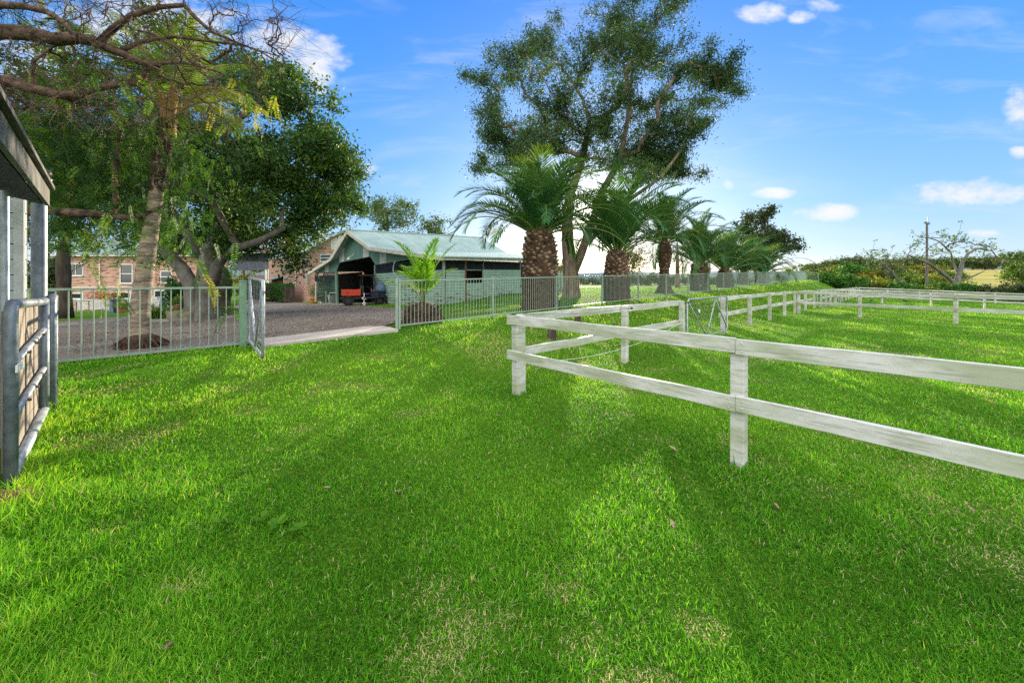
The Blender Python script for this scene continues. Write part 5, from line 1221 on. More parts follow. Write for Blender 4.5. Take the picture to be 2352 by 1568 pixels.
palm_from_px(1416, 5.7, 575, 48, 60, 392, 52, 'second date palm from the barn, with a stout trunk under the tall gum', 2, ll=.6, el0=(38, 88), lenk=1.05)
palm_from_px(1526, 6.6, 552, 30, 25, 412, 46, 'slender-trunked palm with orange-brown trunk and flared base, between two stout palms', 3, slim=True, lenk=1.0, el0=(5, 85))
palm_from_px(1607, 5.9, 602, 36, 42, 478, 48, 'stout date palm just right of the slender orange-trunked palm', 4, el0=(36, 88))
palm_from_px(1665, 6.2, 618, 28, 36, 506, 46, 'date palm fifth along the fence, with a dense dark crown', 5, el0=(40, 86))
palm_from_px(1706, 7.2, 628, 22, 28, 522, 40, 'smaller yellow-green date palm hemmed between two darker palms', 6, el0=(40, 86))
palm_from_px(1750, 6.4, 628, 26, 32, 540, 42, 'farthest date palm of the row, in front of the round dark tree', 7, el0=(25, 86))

# --- young bright palm in a root ball at the fence end
p = on_ray(972, 5.35); yp = thing('young_palm', 'young bright lime-green palm growing from a stump of roots by the fence end', 'palm tree', p); s = p.y / F
lm = LM(); stems = MB(); b0_ = np.array(p + UP * .55)
for az, el, ln, bd, tn in ((2.7, 85, 2.05, 62, .5), (2.3, 82, 1.75, 105, .55), (.35, 76, 1.9, 40, .65), (.0, 70, 1.35, 62, .75), (1.2, 85, 1.9, 38, .4), (-1.3, 82, 1.45, 80, .5), (3.5, 76, 1.25, 105, .8), (5.2, 74, 1.2, 110, .6), (4.2, 78, 1.3, 95, .6), (3.0, 70, 1.05, 125, .9)):
    curve_frond(lm, stems, b0_ + rng.normal(0, .04, 3), az, R(el), ln, R(bd), .40, 44, .034, tn, .30, 0, .18, .30, .02)
stems.build('frond_stems', M['stem_green'], yp); lm.build('crown', M['leaf_bright'], yp)
mb = MB(); mb.lathe(p + UP * -.1, [(.50, 0), (.47, .25), (.42, .45), (.32, .60), (.2, .66), (.05, .70)], 18)
for i in range(260):
    an, z = i * 2.399, rng.uniform(.02, .6); r_ = np.interp(z, [0, .25, .45, .62], [.50, .47, .42, .31]); o_ = V((cos(an), sin(an), 0)); a = p + o_ * r_ * .95 + UP * (z - .1); b = a + o_ * rng.uniform(.06, .2) + UP * rng.uniform(-.12, .12); mb.tube([a, b], [.016, .005], 4, False)
mb.build('root_stump', M['scar_dark'], yp)

# --- slim queen palm at left, in front of the drive
qb = ground_at(325, 806); QY = qb.y + .35; qb = gpt((325 - CX) / F * QY, QY)
def qp(px, py): p = at(px, py, QY); return p
qr = thing('queen_palm', 'slim leaning palm with ringed grey trunk and orange crown shaft behind the left bar fence', 'palm tree', qb); s = QY / F
pts = [(322, 822, 40), (322, 795, 31), (321, 740, 27), (325, 680, 26), (333, 620, 25), (342, 555, 23), (354, 480, 20), (366, 400, 20), (375, 345, 21), (383, 305, 23), (386, 280, 19)]
fine = []; 
for (x0, y0, w0), (x1, y1, w1) in zip(pts[:-1], pts[1:]):
    for j in range(7): f_ = j / 7; fine.append((x0 + (x1 - x0) * f_, y0 + (y1 - y0) * f_, w0 + (w1 - w0) * f_))
fine.append(pts[-1])
mb = MB(); mb.tube([qp(x, y) for x, y, w_ in fine], [w_ * .64 * s * (1 + .05 * ((i * 37 % 7) / 7 - .5) + (.06 if i % 4 == 0 else 0)) for i, (x, y, w_) in enumerate(fine)], 18); mb.build('trunk', M['bark_palm'], qr, smooth=True)
mb = MB()
for i in range(420):
    f_ = rng.uniform(.66, 1.0); k_ = int(f_ * (len(fine) - 1)); x, y, w_ = fine[k_]; an = rng.uniform(0, 2 * pi); o_ = V((cos(an), sin(an), 0)); c = qp(x, y) + o_ * w_ * s * .62; mb.add([c - V((-sin(an), cos(an), 0)) * .035, c + V((-sin(an), cos(an), 0)) * .035, c + o_ * .05 + UP * .09, c + o_ * .02 - UP * .06], [(0, 1, 2), (0, 3, 1)])
mb.build('leaf_scars', M['scar_dark'], qr)
mb = MB(); 
for i in range(120):
    an = rng.uniform(0, 2 * pi); r_ = rng.uniform(.1, .33); c = qb + V((cos(an) * r_, sin(an) * r_, rng.uniform(0, .32) * (1 - r_))); mb.tube([c, c + V((cos(an) * .22, sin(an) * .22, -.12))], [.022, .006], 4, False)
mb.lathe(qb - UP * .1, [(.34, 0), (.28, .12), (.2, .36), (.1, .42)], 14); mb.build('root_mound', M['scar_dark'], qr)
lm = LM(); stems = MB(); tp = np.array(qp(386, 285)); stalks = MB()
for i, (az, el, ln, bd, tn) in enumerate(((.25, 62, 2.4, 140, .7), (-.15, 52, 2.2, 118, .8), (.05, 50, 1.9, 130, .85), (.9, 80, 2.4, 70, .55), (-.5, 74, 2.3, 95, .6), (1.9, 82, 2.5, 80, .4), (2.6, 72, 2.4, 95, .35), (3.3, 66, 2.3, 110, .5), (4.2, 76, 2.2, 95, .6), (4.9, 68, 2.1, 120, .55), (5.6, 78, 2.4, 80, .65), (1.4, 64, 2.1, 125, .45), (3.0, 86, 2.6, 55, .35), (2.2, 58, 2.0, 120, .3), (.6, 86, 2.5, 50, .5))):
    curve_frond(lm, stems, tp + rng.normal(0, .03, 3), az, R(el), ln, R(bd), .55, 58, .030, tn, .12, 0, .38, .30, .022)
    a = V(tp) - UP * .1; stalks.tube([a + V((cos(az), sin(az), 0)) * .1 - UP * .15, a + V((cos(az), sin(az), 0)) * .09 + UP * .3, a + V((cos(az), sin(az), 0)) * .16 + UP * .75], [.035, .03, .014], 6)
M['leaf_queen'] = leafmat('feathery_queen_palm_fronds', [(0, (.03, .07, .016)), (.5, (.07, .15, .025)), (1, (.22, .26, .04))], .35, gain=1.2)
stalks.build('crown_shaft', M['stem_orange'], qr); stems.build('frond_stems', M['stem_orange'], qr); lm.build('crown', M['leaf_queen'], qr)

# --- dark old palm stem farther left
p = ground_at(148, 731); mb = MB(); s = p.y / F; P_ = [at(x, y, p.y) for x, y in ((149, 736), (148, 700), (147, 660), (146, 630), (145, 600), (148, 560), (150, 500))]
dp_ = thing('palm_stem', 'dark ringed palm stem standing on the far lawn by the stable corner', 'palm tree', p); mb.tube(P_, [.30 * 22 * s / .5 * .5 * .05 + 11 * s * k_ for k_ in (1.4, 1.15, 1.0, 1.1, 1.0, .9, .8)], 14); mb.build('trunk', M['bark_dark'], dp_, smooth=True)
lm = LM(); stems = MB(); tp = np.array(P_[-1])
for i in range(16): curve_frond(lm, stems, tp, i * 2.4, R(rng.uniform(10, 85)), 2.6, R(95), .6, 44, .04, .4, .15, 0, .3, .2)
stems.build('frond_stems', M['stem_green'], dp_); lm.build('crown', M['leaf_palm'], dp_)

# --- peppercorn tree: rough limbs reaching in from the left, bare twigs, hanging sprays
PB = gpt(-10.6, 6.4); pt_ = thing('pepper_tree', 'old peppercorn tree with rough twisted limbs, bare twigs and hanging feathery sprays at upper left', 'tree', PB)
def pp(px, py, Y): p = at(px, py, Y); return np.array(p)
limbs = [
 ([(-420, 560, 6.6), (-400, 380, 6.5), (-330, 240, 6.3), (-200, 130, 6.1), (-80, 85, 5.9), (0, 73, 5.8), (73, 77, 5.8), (128, 91, 5.8), (182, 88, 5.9), (226, 102, 6), (273, 120, 6.1), (328, 146, 6.2), (365, 153, 6.4)], [.42, .36, .30, .22, .16, .14, .135, .12, .105, .09, .08, .065, .05]),
 ([(-400, 380, 6.5), (-280, 290, 6.3), (-120, 220, 6.1), (0, 193, 6.0), (22, 184, 6.0), (47, 197, 6.0), (91, 208, 6.0), (146, 219, 6.1), (175, 219, 6.2), (219, 204, 6.2), (273, 193, 6.3), (322, 190, 6.4), (336, 165, 6.4), (350, 148, 6.5), (400, 144, 6.6), (437, 147, 6.7), (510, 168, 6.9)], [.3, .2, .14, .115, .11, .10, .095, .09, .085, .08, .075, .085, .05, .04, .035, .03, .02]),
 ([(226, 102, 6.0), (262, 65, 6.0), (303, 36, 5.9), (365, 17, 5.9), (423, 12, 5.9), (448, 40, 5.9), (485, 73, 5.9), (525, 90, 6.0), (600, 120, 6.1), (650, 150, 6.2)], [.075, .065, .055, .048, .045, .038, .03, .022, .016, .01]),
 ([(-200, 130, 6.1), (-100, 40, 5.7), (0, 11, 5.5), (58, 15, 5.5), (109, 28, 5.5), (146, 51, 5.5), (170, 85, 5.6)], [.14, .09, .07, .06, .05, .045, .03]),
 ([(273, 120, 6.1), (330, 95, 6.3), (400, 85, 6.4), (480, 95, 6.5), (560, 105, 6.6), (640, 130, 6.7)], [.06, .045, .035, .028, .02, .01]),
 ([(-380, 540, 7.4), (-200, 500, 7.4), (0, 485, 7.3), (110, 484, 7.2), (180, 489, 7.2), (250, 495, 7.3), (310, 502, 7.4), (360, 480, 7.5)], [.26, .19, .14, .11, .10, .085, .07, .04]),
 ([(270, 478, 7.3), (262, 430, 7.2), (268, 370, 7.1), (275, 300, 7.0), (260, 240, 6.9)], [.065, .055, .05, .04, .025]),
 ([(80, 205, 6.0), (75, 170, 6.0), (80, 140, 6.1), (120, 110, 6.2)], [.035, .03, .025, .02])]
sk = Skel(); prev = -1
tkp = [np.array((-10.8, 6.5, .1)), np.array((-10.9, 6.5, 1.2)), np.array((-11.0, 6.55, 2.1))]
sk.path(tkp, [.55, .46, .44])
for pts, rad in limbs:
    P_ = [pp(*q) for q in pts]; par = sk.near(P_[0], 0); sk.path(P_, [q * .78 for q in rad], par)
base_n = sk.n
rg3 = np.random.default_rng(21); tw = []
for i in range(620):
    u_ = rg3.random()
    if u_ < .72:
        px = rg3.uniform(150, 680); py = rg3.uniform(-40, 300); 
        if px > 560 and py > 60 + (660 - px) * 2.2 + 60: continue
        if px > 560 and py > 260: continue
    else: px = rg3.uniform(-40, 200); py = rg3.uniform(-30, 260)
    tw.append(pp(px, py, rg3.uniform(5.3, 7.2)))
tw.sort(key=lambda q: np.min(np.linalg.norm(sk.p[:base_n] - q, axis=1)))
tips = [sk.connect(q, 4, .16, .1, 3, .05) for q in tw]
for i in range(1700):
    tpn = tips[rg3.integers(len(tips))]; q = sk.p[tpn] + rg3.normal(0, .26, 3) + np.array((.10, 0, -.14)); e = sk.add(sk.p[tpn] * .5 + q * .5 + rg3.normal(0, .05, 3), tpn); sk.add(q, e)
fol = []
for i in range(260):
    px = rg3.uniform(20, 430); py = rg3.uniform(235, 545)
    if px > 330 and py < 320: continue
    if px < 110 and py > 330: continue
    fol.append(pp(px, py, rg3.uniform(7.3, 9.6)))
for q in fol: sk.connect(q, 3, .14, .2, 3, .12)
sk.mesh('trunk', M['bark_pepper'], pt_, .0023, .46, .045, 5)
lm = LM()
def sprays(points, per, rl=.30, tb=.42, spread=.34, n_lf=9, drop=.45, ls=.085):
    for c in points:
        t0 = rng.normal(tb, .20)
        for _ in range(per):
            a = c + rng.normal(0, spread, 3); d = rng.normal(0, .55, 3); d[2] -= drop; d /= np.linalg.norm(d); L_ = rl * rng.uniform(.6, 1.25); t = np.linspace(.12, 1, n_lf)
            side = np.cross(d, rng.normal(size=3)); side /= np.linalg.norm(side); nrm = np.cross(d, side)
            PP = a + np.outer(t * L_, d); PP[:, 2] -= .25 * L_ * t ** 2
            for sg in (1, -1):
                D = side * sg * .85 + d * .5 + rng.normal(0, .1, (n_lf, 3)); D /= np.linalg.norm(D, axis=1, keepdims=True); S = np.cross(D, nrm + rng.normal(0, .15, (n_lf, 3))); S /= np.linalg.norm(S, axis=1, keepdims=True)
                lm.add(PP, D, S, ls * np.interp(t, [0, .3, 1], [.7, 1, .6]), np.full(n_lf, .022), np.clip(t0 + rng.normal(0, .1, n_lf), 0, 1))
sprays(fol, 16)
near_sp = [pp(rg3.uniform(150, 420), rg3.uniform(470, 560), rg3.uniform(5.8, 6.8)) for _ in range(9)] + [pp(x, y, 5.5) for x, y in ((500, 640), (470, 600), (230, 640), (490, 680), (520, 575), (255, 690))]
sprays(near_sp, 3, .28, .62, .16, 11, .9, .075)
up_sp = [pp(rg3.uniform(60, 330), rg3.uniform(40, 240), rg3.uniform(6, 7.5)) for _ in range(40)] + [pp(rg3.uniform(500, 600), rg3.uniform(200, 300), 7) for _ in range(8)]
sprays(up_sp, 5, .26, .6, .25, 11, .9)
lm.build('crown', M['leaf_pepper'], pt_)

# --- medium trees placed one by one
def simple_tree(name, label, px, Yd, base_py, top_py, wpx, leafm, barkm, nb, nl, l, wd, tb=.45, sig=None, group=None, lean=0, trunk_w=None, low=.35, nsub=6, seed=1, droop=.2, cat='tree'):
    b = at(px, base_py, Yd); s = Yd / F; b.z = min(b.z, float(gz(b.x, b.y))) if abs(b.z - float(gz(b.x, b.y))) < 1.5 else b.z; r_ = random.Random(seed); hh = at(px, top_py, Yd).z - b.z; wv = wpx * s / 2; tw_ = trunk_w or hh * .03
    tk = [([tuple(b - UP * .3), tuple(b + UP * hh * .2 + V((lean * .2, 0, 0))), tuple(b + UP * hh * .45 + V((lean * .5, 0, 0))), tuple(b + UP * hh * .75 + V((lean, 0, 0)))], [tw_ * 1.3, tw_, tw_ * .8, tw_ * .35])]
    bl_ = []
    while len(bl_) < nb:
        v = V((r_.uniform(-1, 1), r_.uniform(-1, 1), r_.uniform(-1, 1)))
        if v.length > 1: continue
        c = b + V((v.x * wv * .8 + lean, v.y * wv * .8, hh * (low + (1 - low) * .5 + v.z * (1 - low) * .42))); bl_.append((tuple(c), (wv * .32, wv * .32, hh * (1 - low) * .17)))
    return tree(name, label, cat, b, tk, bl_, nsub, nl, sig or wv * .15, l, wd, leafm, barkm, droop, tb, hh * .0012, .5, tw_, group, shell=.3)
simple_tree('round_tree', 'round dark-leaved tree at the end of the palm row', 1758, 62, 648, 468, 138, M['leaf_dark'], M['bark_dark'], 26, 62, .42, .2, .45, .75, low=.30, seed=4, nsub=7)
simple_tree('gum_tree', 'distant gum tree rising over the barn roof, left of its ridge', 890, 52, 640, 432, 150, M['leaf_euc'], M['bark_euc'], 20, 46, .42, .12, .6, .75, low=.45, seed=5)
simple_tree('gum_tree', 'lower distant gum tree showing over the middle of the barn roof', 985, 54, 640, 488, 150, M['leaf_euc'], M['bark_euc'], 14, 38, .42, .12, .66, .8, low=.4, seed=6)
simple_tree('thin_tree', 'thin half-bare pine stem between the slender palm and its right neighbour', 1556, 36, 650, 520, 80, M['leaf_dark'], M['bark_euc'], 8, 14, .25, .04, .4, .5, low=.2, trunk_w=.20, seed=9)
simple_tree('sapling', 'small leafy sapling spreading behind the second date palm', 1440, 21.5, 668, 545, 125, M['leaf_autumn'], M['bark_euc'], 16, 20, .12, .05, .25, .40, low=.2, trunk_w=.06, seed=10)
simple_tree('sapling', 'small low tree with sparse leaves left of the gum tree trunk', 1288, 27, 660, 600, 36, M['leaf_autumn'], M['bark_euc'], 5, 16, .12, .05, .3, .25, low=.3, trunk_w=.04, seed=12)
# trees and topiary behind the left drive
p = ground_at(512, 706); p = at(512, 706, 33); tp_ = thing('topiary', 'tall clipped dark green topiary dome right of the fig trunks', 'topiary', p); hh = 92 * 33 / F
leaf_ball(p + UP * hh * .5, (.62, .62, hh * .52), 3800, .13, .06, M['leaf_hedge'], 'foliage', tp_, .4, .3, .9); mb = MB(); mb.lathe(p, [(.3, -.4), (.55, .2), (.58, hh * .6), (.4, hh * .9), (.05, hh * .97)], 14); mb.build('core', M['bark_dark'], tp_)
simple_tree('dark_shrub', 'big dark shrub between the fig trunks and the left house', 412, 31, 722, 630, 70, M['leaf_hedge'], M['bark_dark'], 12, 60, .2, .09, .25, .4, low=.05, seed=14, cat='shrub')
simple_tree('dark_shrub', 'dark rounded shrub behind the lattice walkway posts', 580, 50, 706, 640, 80, M['leaf_dark'], M['bark_dark'], 12, 60, .25, .1, .35, .5, low=.05, seed=15, cat='shrub')
for i, (px, Yd, top, wv, mm, tb, lab) in enumerate(((560, 80, 575, 90, 'leaf_autumn', .35, 'yellow-green tree glimpsed under the lattice walkway'), (640, 85, 560, 110, 'leaf_bush', .5, 'green tree behind the brick wing roof'), (110, 45, 575, 70, 'leaf_dark', .5, 'dark tree between the stable post and the left house'), (40, 48, 500, 150, 'leaf_dark', .45, 'tall dark tree hidden behind the stable'))):
    simple_tree('background_tree', lab, px, Yd, 680, top, wv, M[mm], M['bark_dark'], 14, 52, .35, .15, tb, .7, low=.12, seed=30 + i)

# --- two half-bare trees and the pole on the far side of the paddock
def bare_tree(label, px, base_py, Yd, tips_px, trunk_px, n_twig, seed):
    p = at(px, base_py, Yd); r_ = np.random.default_rng(seed); root = thing('bare_tree', label, 'tree', p, 'half-bare spreading trees'); sk = Skel(); s = Yd / F
    for pts, rad in trunk_px:
        P_ = [np.array(at(x, y, Yd + dy)) for x, y, dy in pts]; par = -1 if sk.n == 0 else sk.near(P_[0], 0); sk.path(P_, [q * s for q in rad], par)
    ends = []
    for x, y in tips_px: ends.append(sk.connect(np.array(at(x, y, Yd + r_.uniform(-2.5, 2.5))), 4, .14, .4, 1, .04))
    lf_ = []
    for i in range(n_twig):
        e = ends[r_.integers(len(ends))]; q = sk.p[e] + r_.normal(0, .55, 3) + np.array((0, 0, .12)); sk.add(q, sk.add((sk.p[e] + q) / 2 + r_.normal(0, .08, 3), e)); lf_.append(q)
    sk.mesh('trunk', M['bark_fig'], root, .018, .46, .3, 5); lm = LM(); clump_leaves(lm, lf_, 7, .22, .30, .13, .2, .35); lm.build('crown', M['leaf_bush'], root)
bare_tree('half-bare wide spreading tree with pale twisted limbs right of the utility pole', 2192, 668, 50, [(2085, 592), (2100, 560), (2115, 545), (2098, 575), (2150, 560), (2165, 545), (2190, 560), (2210, 550), (2230, 570), (2250, 560), (2270, 575), (2290, 592), (2255, 590), (2170, 590), (2130, 600), (2310, 600), (2240, 600), (2200, 540), (2180, 575), (2150, 585), (2270, 565)],
  [([(2200, 680, 0), (2197, 660, 0), (2200, 640, 0), (2206, 620, 0), (2212, 600, 0), (2224, 582, 0), (2245, 570, 0)], [8, 6.5, 5.5, 4.5, 3.5, 2.5, 1.6]), ([(2196, 655, 0), (2178, 638, -.5), (2155, 620, -1), (2130, 603, -1.2), (2105, 594, -1.4), (2085, 585, -1.4)], [5, 4.2, 3.6, 2.8, 2, 1.2]), ([(2203, 632, 0), (2190, 605, .6), (2184, 580, 1)], [3, 2.2, 1.4]), ([(2212, 645, 0), (2240, 632, -.6), (2262, 622, -1)], [2.2, 1.6, 1])], 150, 3)
bare_tree('half-bare leaning tree left of the utility pole, leafy only at its tips', 2085, 660, 52, [(1990, 600), (2000, 588), (2012, 582), (2020, 600), (2035, 595), (2050, 602), (2060, 596), (2075, 604), (2005, 575), (2040, 585), (1995, 610), (2030, 612)],
  [([(2088, 672, 0), (2076, 655, 0), (2062, 642, 0), (2048, 625, 0), (2030, 608, 0), (2012, 596, 0), (2000, 590, 0)], [5, 4.2, 3.6, 3, 2.3, 1.6, 1]), ([(2062, 642, 0), (2040, 630, .6), (2022, 622, .9)], [2.4, 1.8, 1])], 80, 4)
p = at(2129, 652, 58); up_ = thing('utility_pole', 'plain weathered timber utility pole with a small bracket on top', 'pole', p); tpz = at(2129, 510, 58).z
mb = MB(); mb.tube([p - UP * .6, V((p.x, p.y, tpz))], [.17, .13], 12); mb.build('shaft', M['greywood'], up_)
mb = MB(); q = V((p.x, p.y, tpz)); mb.box(q + UP * -.1, (.55, .3, .25)); mb.tube([q + V((.15, 0, 0)), q + V((.18, 0, .75))], .035, 6); mb.tube([q + V((.3, 0, -.35)), q + V((.42, 0, -.25))], .1, 8); mb.build('bracket', M['galv'], up_)

# --- scrub, hedgerow and far tree line (repeats of a few templates)
def bush_template(name, nclump, n_leaf, l, wd, m, seed, tall=1.0, trunk=False, tb=.45):
    r_ = np.random.default_rng(seed); root = thing(name, 'x', 'shrub', V((0, 0, 0))); cs = []
    for i in range(nclump):
        v = r_.normal(size=3); v /= np.linalg.norm(v); v[2] = abs(v[2]) if not trunk else v[2]; cs.append(np.array((v[0] * r_.uniform(.5, 1), v[1] * r_.uniform(.5, 1), (.15 if not trunk else .46) * tall + v[2] * r_.uniform(.3, .85) * tall * (1 if not trunk else .5))))
    lm = LM(); clump_leaves(lm, cs, n_leaf, .24, l, wd, .15, tb, .17); lm.build('crown', m, root)
    sk = Skel(); sk.path([np.array((0, 0, -.25)), np.array((.02, 0, .2 * tall)), np.array((0, .02, .45 * tall))], [.07, .05, .03] if trunk else [.04, .03, .02])
    for c in cs: sk.connect(c, 2, .1)
    sk.mesh('trunk', M['bark_dark'], root, .006, .5, .05, 5); return root
T1 = bush_template('shrub', 34, 70, .17, .08, M['leaf_bush'], 1, .85); T2 = bush_template('shrub', 34, 70, .16, .08, M['leaf_hedge'], 2, .9, tb=.55); T3 = bush_template('shrub', 30, 60, .16, .07, M['leaf_autumn'], 3, .85, tb=.3); T4 = bush_template('shrub', 34, 64, .15, .07, M['leaf_dark'], 4, .9, tb=.6)
TT = [bush_template('far_tree', 40, 60, .13, .07, M['leaf_bush'], 11, 1.5, True, .42), bush_template('far_tree', 40, 60, .13, .07, M['leaf_dark'], 12, 1.6, True, .6), bush_template('far_tree', 36, 56, .13, .07, M['leaf_autumn'], 13, 1.4, True, .3), bush_template('far_tree', 40, 56, .13, .06, M['leaf_euc'], 14, 1.7, True, .5)]
ALLT = [T1, T2, T3, T4] + TT; used = set()
def put(t, px, py, Yd, wpx, hpx, label, group, tall):
    p = at(px, py, Yd); s = Yd / F; z = float(gz(p.x, p.y)); p.z = z if abs(z - p.z) < 2.5 else p.z
    sc_ = (wpx * s / 2, wpx * s / 2, hpx * s / tall); 
    if id(t) not in used:
        used.add(id(t)); t.location = p; t.rotation_euler = (0, 0, random.uniform(0, 6)); t.scale = sc_; t['label'] = label; t['group'] = group; return t
    return dup(t, p, random.uniform(0, 6), sc_, label, group)
hedge_list = [(1872, 668, 52, 74, 44, T1), (1905, 664, 50, 66, 42, T2), (1945, 668, 50, 78, 52, T2), (1988, 668, 49, 70, 54, T1), (2020, 668, 48, 60, 48, T3), (2055, 672, 47, 74, 46, T2), (2092, 674, 47, 66, 38, T2), (2135, 676, 46, 60, 42, T1), (2160, 678, 46, 54, 46, T2), (2205, 682, 45, 50, 50, T2), (2232, 684, 45, 60, 48, T2), (2275, 688, 43, 66, 48, T4), (2315, 690, 42, 70, 54, T4), (2350, 692, 41, 70, 62, T4), (2395, 695, 40, 80, 60, T4), (1850, 664, 58, 50, 36, T3), (1925, 655, 62, 90, 46, T3), (1990, 650, 70, 70, 44, T3), (2040, 655, 60, 60, 44, T3), (2450, 697, 39, 90, 64, T1), (1880, 650, 80, 90, 52, T4), (1960, 646, 90, 90, 50, T2), (2010, 648, 84, 80, 52, TT[2]), (2070, 650, 80, 90, 46, T1), (2110, 656, 70, 80, 44, T1), (2150, 654, 76, 70, 40, T3), (1930, 640, 110, 90, 40, T3), (2045, 642, 105, 80, 40, T4), (2120, 642, 110, 90, 44, TT[2]), (2180, 646, 96, 60, 30, T1)]
PHR = ['dark green scrub bush', 'clipped-looking green bush', 'yellowing bush', 'grey-green thorny bush']
def phr(t): return {id(T1): 'mid-green bush', id(T2): 'dark green bush', id(T3): 'yellow-tinged bush', id(T4): 'dull olive bush', id(TT[0]): 'green tree', id(TT[1]): 'dark tree', id(TT[2]): 'yellowing tree', id(TT[3]): 'grey-green gum'}[id(t)]
ORD = ['first', 'second', 'third', 'fourth', 'fifth', 'sixth', 'seventh', 'eighth', 'ninth', 'tenth', 'eleventh', 'twelfth', 'thirteenth', 'fourteenth', 'fifteenth', 'sixteenth', 'seventeenth', 'eighteenth', 'nineteenth', 'twentieth', 'twenty-first', 'twenty-second', 'twenty-third', 'twenty-fourth', 'twenty-fifth', 'twenty-sixth', 'twenty-seventh', 'twenty-eighth', 'twenty-ninth', 'thirtieth', 'thirty-first', 'thirty-second', 'thirty-third']
hedge_list.sort(key=lambda q: q[0])
for i, (px, py, Yd, wv, hv, t) in enumerate(hedge_list): put(t, px, py, Yd, wv, hv * .76, f'{phr(t)} in the scrub beyond the white boundary fence, {ORD[i]} from the left', 'scrub bushes beyond the boundary fence', .95 if t not in TT else 1.5)
rl = random.Random(5); line = []
for i in range(24):
    px = 1850 + i * 24 + rl.uniform(-6, 6); Yd = 150 + rl.uniform(-12, 14); line.append((px, 632 - (px - 1850) * .012, Yd, rl.uniform(54, 84), rl.uniform(24, 36) + (8 if px > 2280 else 0), rl.choice(TT)))
for i, (px, py, Yd, wv, hv, t) in enumerate(line): put(t, px, py, Yd, wv, hv, f'{phr(t)} in the tree line above the straw-coloured field, {ORD[i]} from the left', 'trees along the top of the far field', 1.5)
garden = []
for i in range(22):
    px = 1215 + i * 29 + rl.uniform(-8, 8); Yd = rl.uniform(70, 110); garden.append((px, 656, Yd, rl.uniform(34, 60), rl.uniform(16, 30), rl.choice([T1, T3, T4, TT[0]])))
for i, (px, py, Yd, wv, hv, t) in enumerate(garden): put(t, px, py, Yd, wv, hv, f'{phr(t)} at the back of the palm lawn, {ORD[i]} from the barn', 'shrubs at the back of the palm lawn', .95 if t in (T1, T3, T4) else 1.5)
put(TT[0], 2350, 650, 70, 70, 66, 'leafy green tree at the right edge above the field', 'trees along the top of the far field', 1.5)
for t in ALLT:
    if id(t) not in used: put(t, 2200, 640, 170, 50, 30, f'{phr(t)} far up the field', 'trees along the top of the far field', 1.5)

# --- two magpie-sized birds on the grass
for px, py, lab, rz in ((2251, 694, 'small black bird standing on the paddock grass', .4), (2266, 694, 'second small black bird behind the first', 2.2)):
    px = (2290 + (632 if rz == .4 else 1025) / 3.986) * .81667; p = ground_at(px, 696); bd = thing('bird', lab if rz == .4 else 'black bird apart on the grass farther right', 'bird', p); mb = MB(); d = V((cos(rz), sin(rz), 0))
    mb.tube([p + UP * .17 - d * .32, p + UP * .19 - d * .14, p + UP * .20 - d * .04, p + UP * .22 + d * .08, p + UP * .27 + d * .14, p + UP * .30 + d * .18, p + UP * .29 + d * .24], [.015, .035, .075, .07, .045, .04, .006], 10); mb.build('body', M['black'], bd, smooth=True)
    mb = MB(); mb.tube([p + UP * .15 + V((.02, .03, 0)), p], .006, 5); mb.tube([p + UP * .15 - V((.02, .03, 0)), p - V((.03, .05, 0))], .006, 5); mb.build('leg', M['black'], bd)

# --- fallen leaves and feathers on the lawn
lv = MB(); spots = [(1548, 1228, 'curled brown fallen leaf on the lawn below the fence'), (398, 1493, 'long pale fallen leaf near the bottom of the lawn'), (664, 878, 'white feather on the grass near the open gate'), (352, 884, 'white scrap on the grass before the left bar fence'), (1128, 1046, 'pale leaf in the middle of the lawn'), (916, 1135, 'pale leaf left of the lawn centre'), (1555, 1044, 'reddish leaf by the fence post'), (1388, 960, 'white petal under the fence'), (2240, 1190, 'brown leaf lower right'), (1790, 1180, 'small pale leaf under the lower rail'), (1150, 960, 'white scrap left of the corner post'), (1430, 795, 'white petal inside the fence corner'), (740, 1130, 'pale twig fragment on the lawn')]
for i, (px, py, lab) in enumerate(spots):
    p = ground_at(px, py) + UP * .028; an = rng.uniform(0, 6.3); l_ = rng.uniform(.05, .08) + .0025 * p.y; d = V((cos(an), sin(an), .25)).normalized(); sd_ = UP.cross(d).normalized(); mb = MB()
    row = [(0, .02), (.25, .5), (.55, .6), (.8, .35), (1, .02)]; vs = []
    for t, w_ in row: vs += [p + d * l_ * t + sd_ * l_ * .28 * w_ + UP * .012 * w_, p + d * l_ * t - UP * .004, p + d * l_ * t - sd_ * l_ * .28 * w_ + UP * .012 * w_]
    mb.add(vs, [(3 * j + k_, 3 * j + 1 + k_, 3 * j + 4 + k_, 3 * j + 3 + k_) for j in range(4) for k_ in (0, 1)]); o = mb.build('fallen_leaf', M['dryleaf'] if i not in (2, 11) else M['stripe'], loc=p); tag(o, lab, 'leaf', 'leaves and scraps on the lawn')

def loose_gravel(n=8000):
    r_ = np.random.default_rng(9); Y = r_.uniform(6.5, 27, n) ; X = r_.uniform(-14, 0, n) * (Y / 12); k_ = inside(DRIVE, X, Y); X, Y = X[k_], Y[k_]; n = len(X); Z = gz(X, Y) + .034
    sz = r_.uniform(.008, .022, n) * (1 + .03 * Y); o = np.array([(1, 0, 0), (0, 1, 0), (-1, 0, 0), (0, -1, 0), (0, 0, .8), (0, 0, -.5)], float)
    Vv = (np.stack([X, Y, Z], 1)[:, None, :] + o[None] * sz[:, None, None] * r_.uniform(.6, 1.3, (n, 6, 1))).reshape(-1, 3)
    f = np.array([(0, 1, 4), (1, 2, 4), (2, 3, 4), (3, 0, 4)]); T_ = (f[None] + (np.arange(n) * 6)[:, None, None]).reshape(-1, 3)
    tag(polys_mesh('gravel', Vv, None, T_, M['stones'], np.repeat(r_.random(n), 4)), kind='stuff')
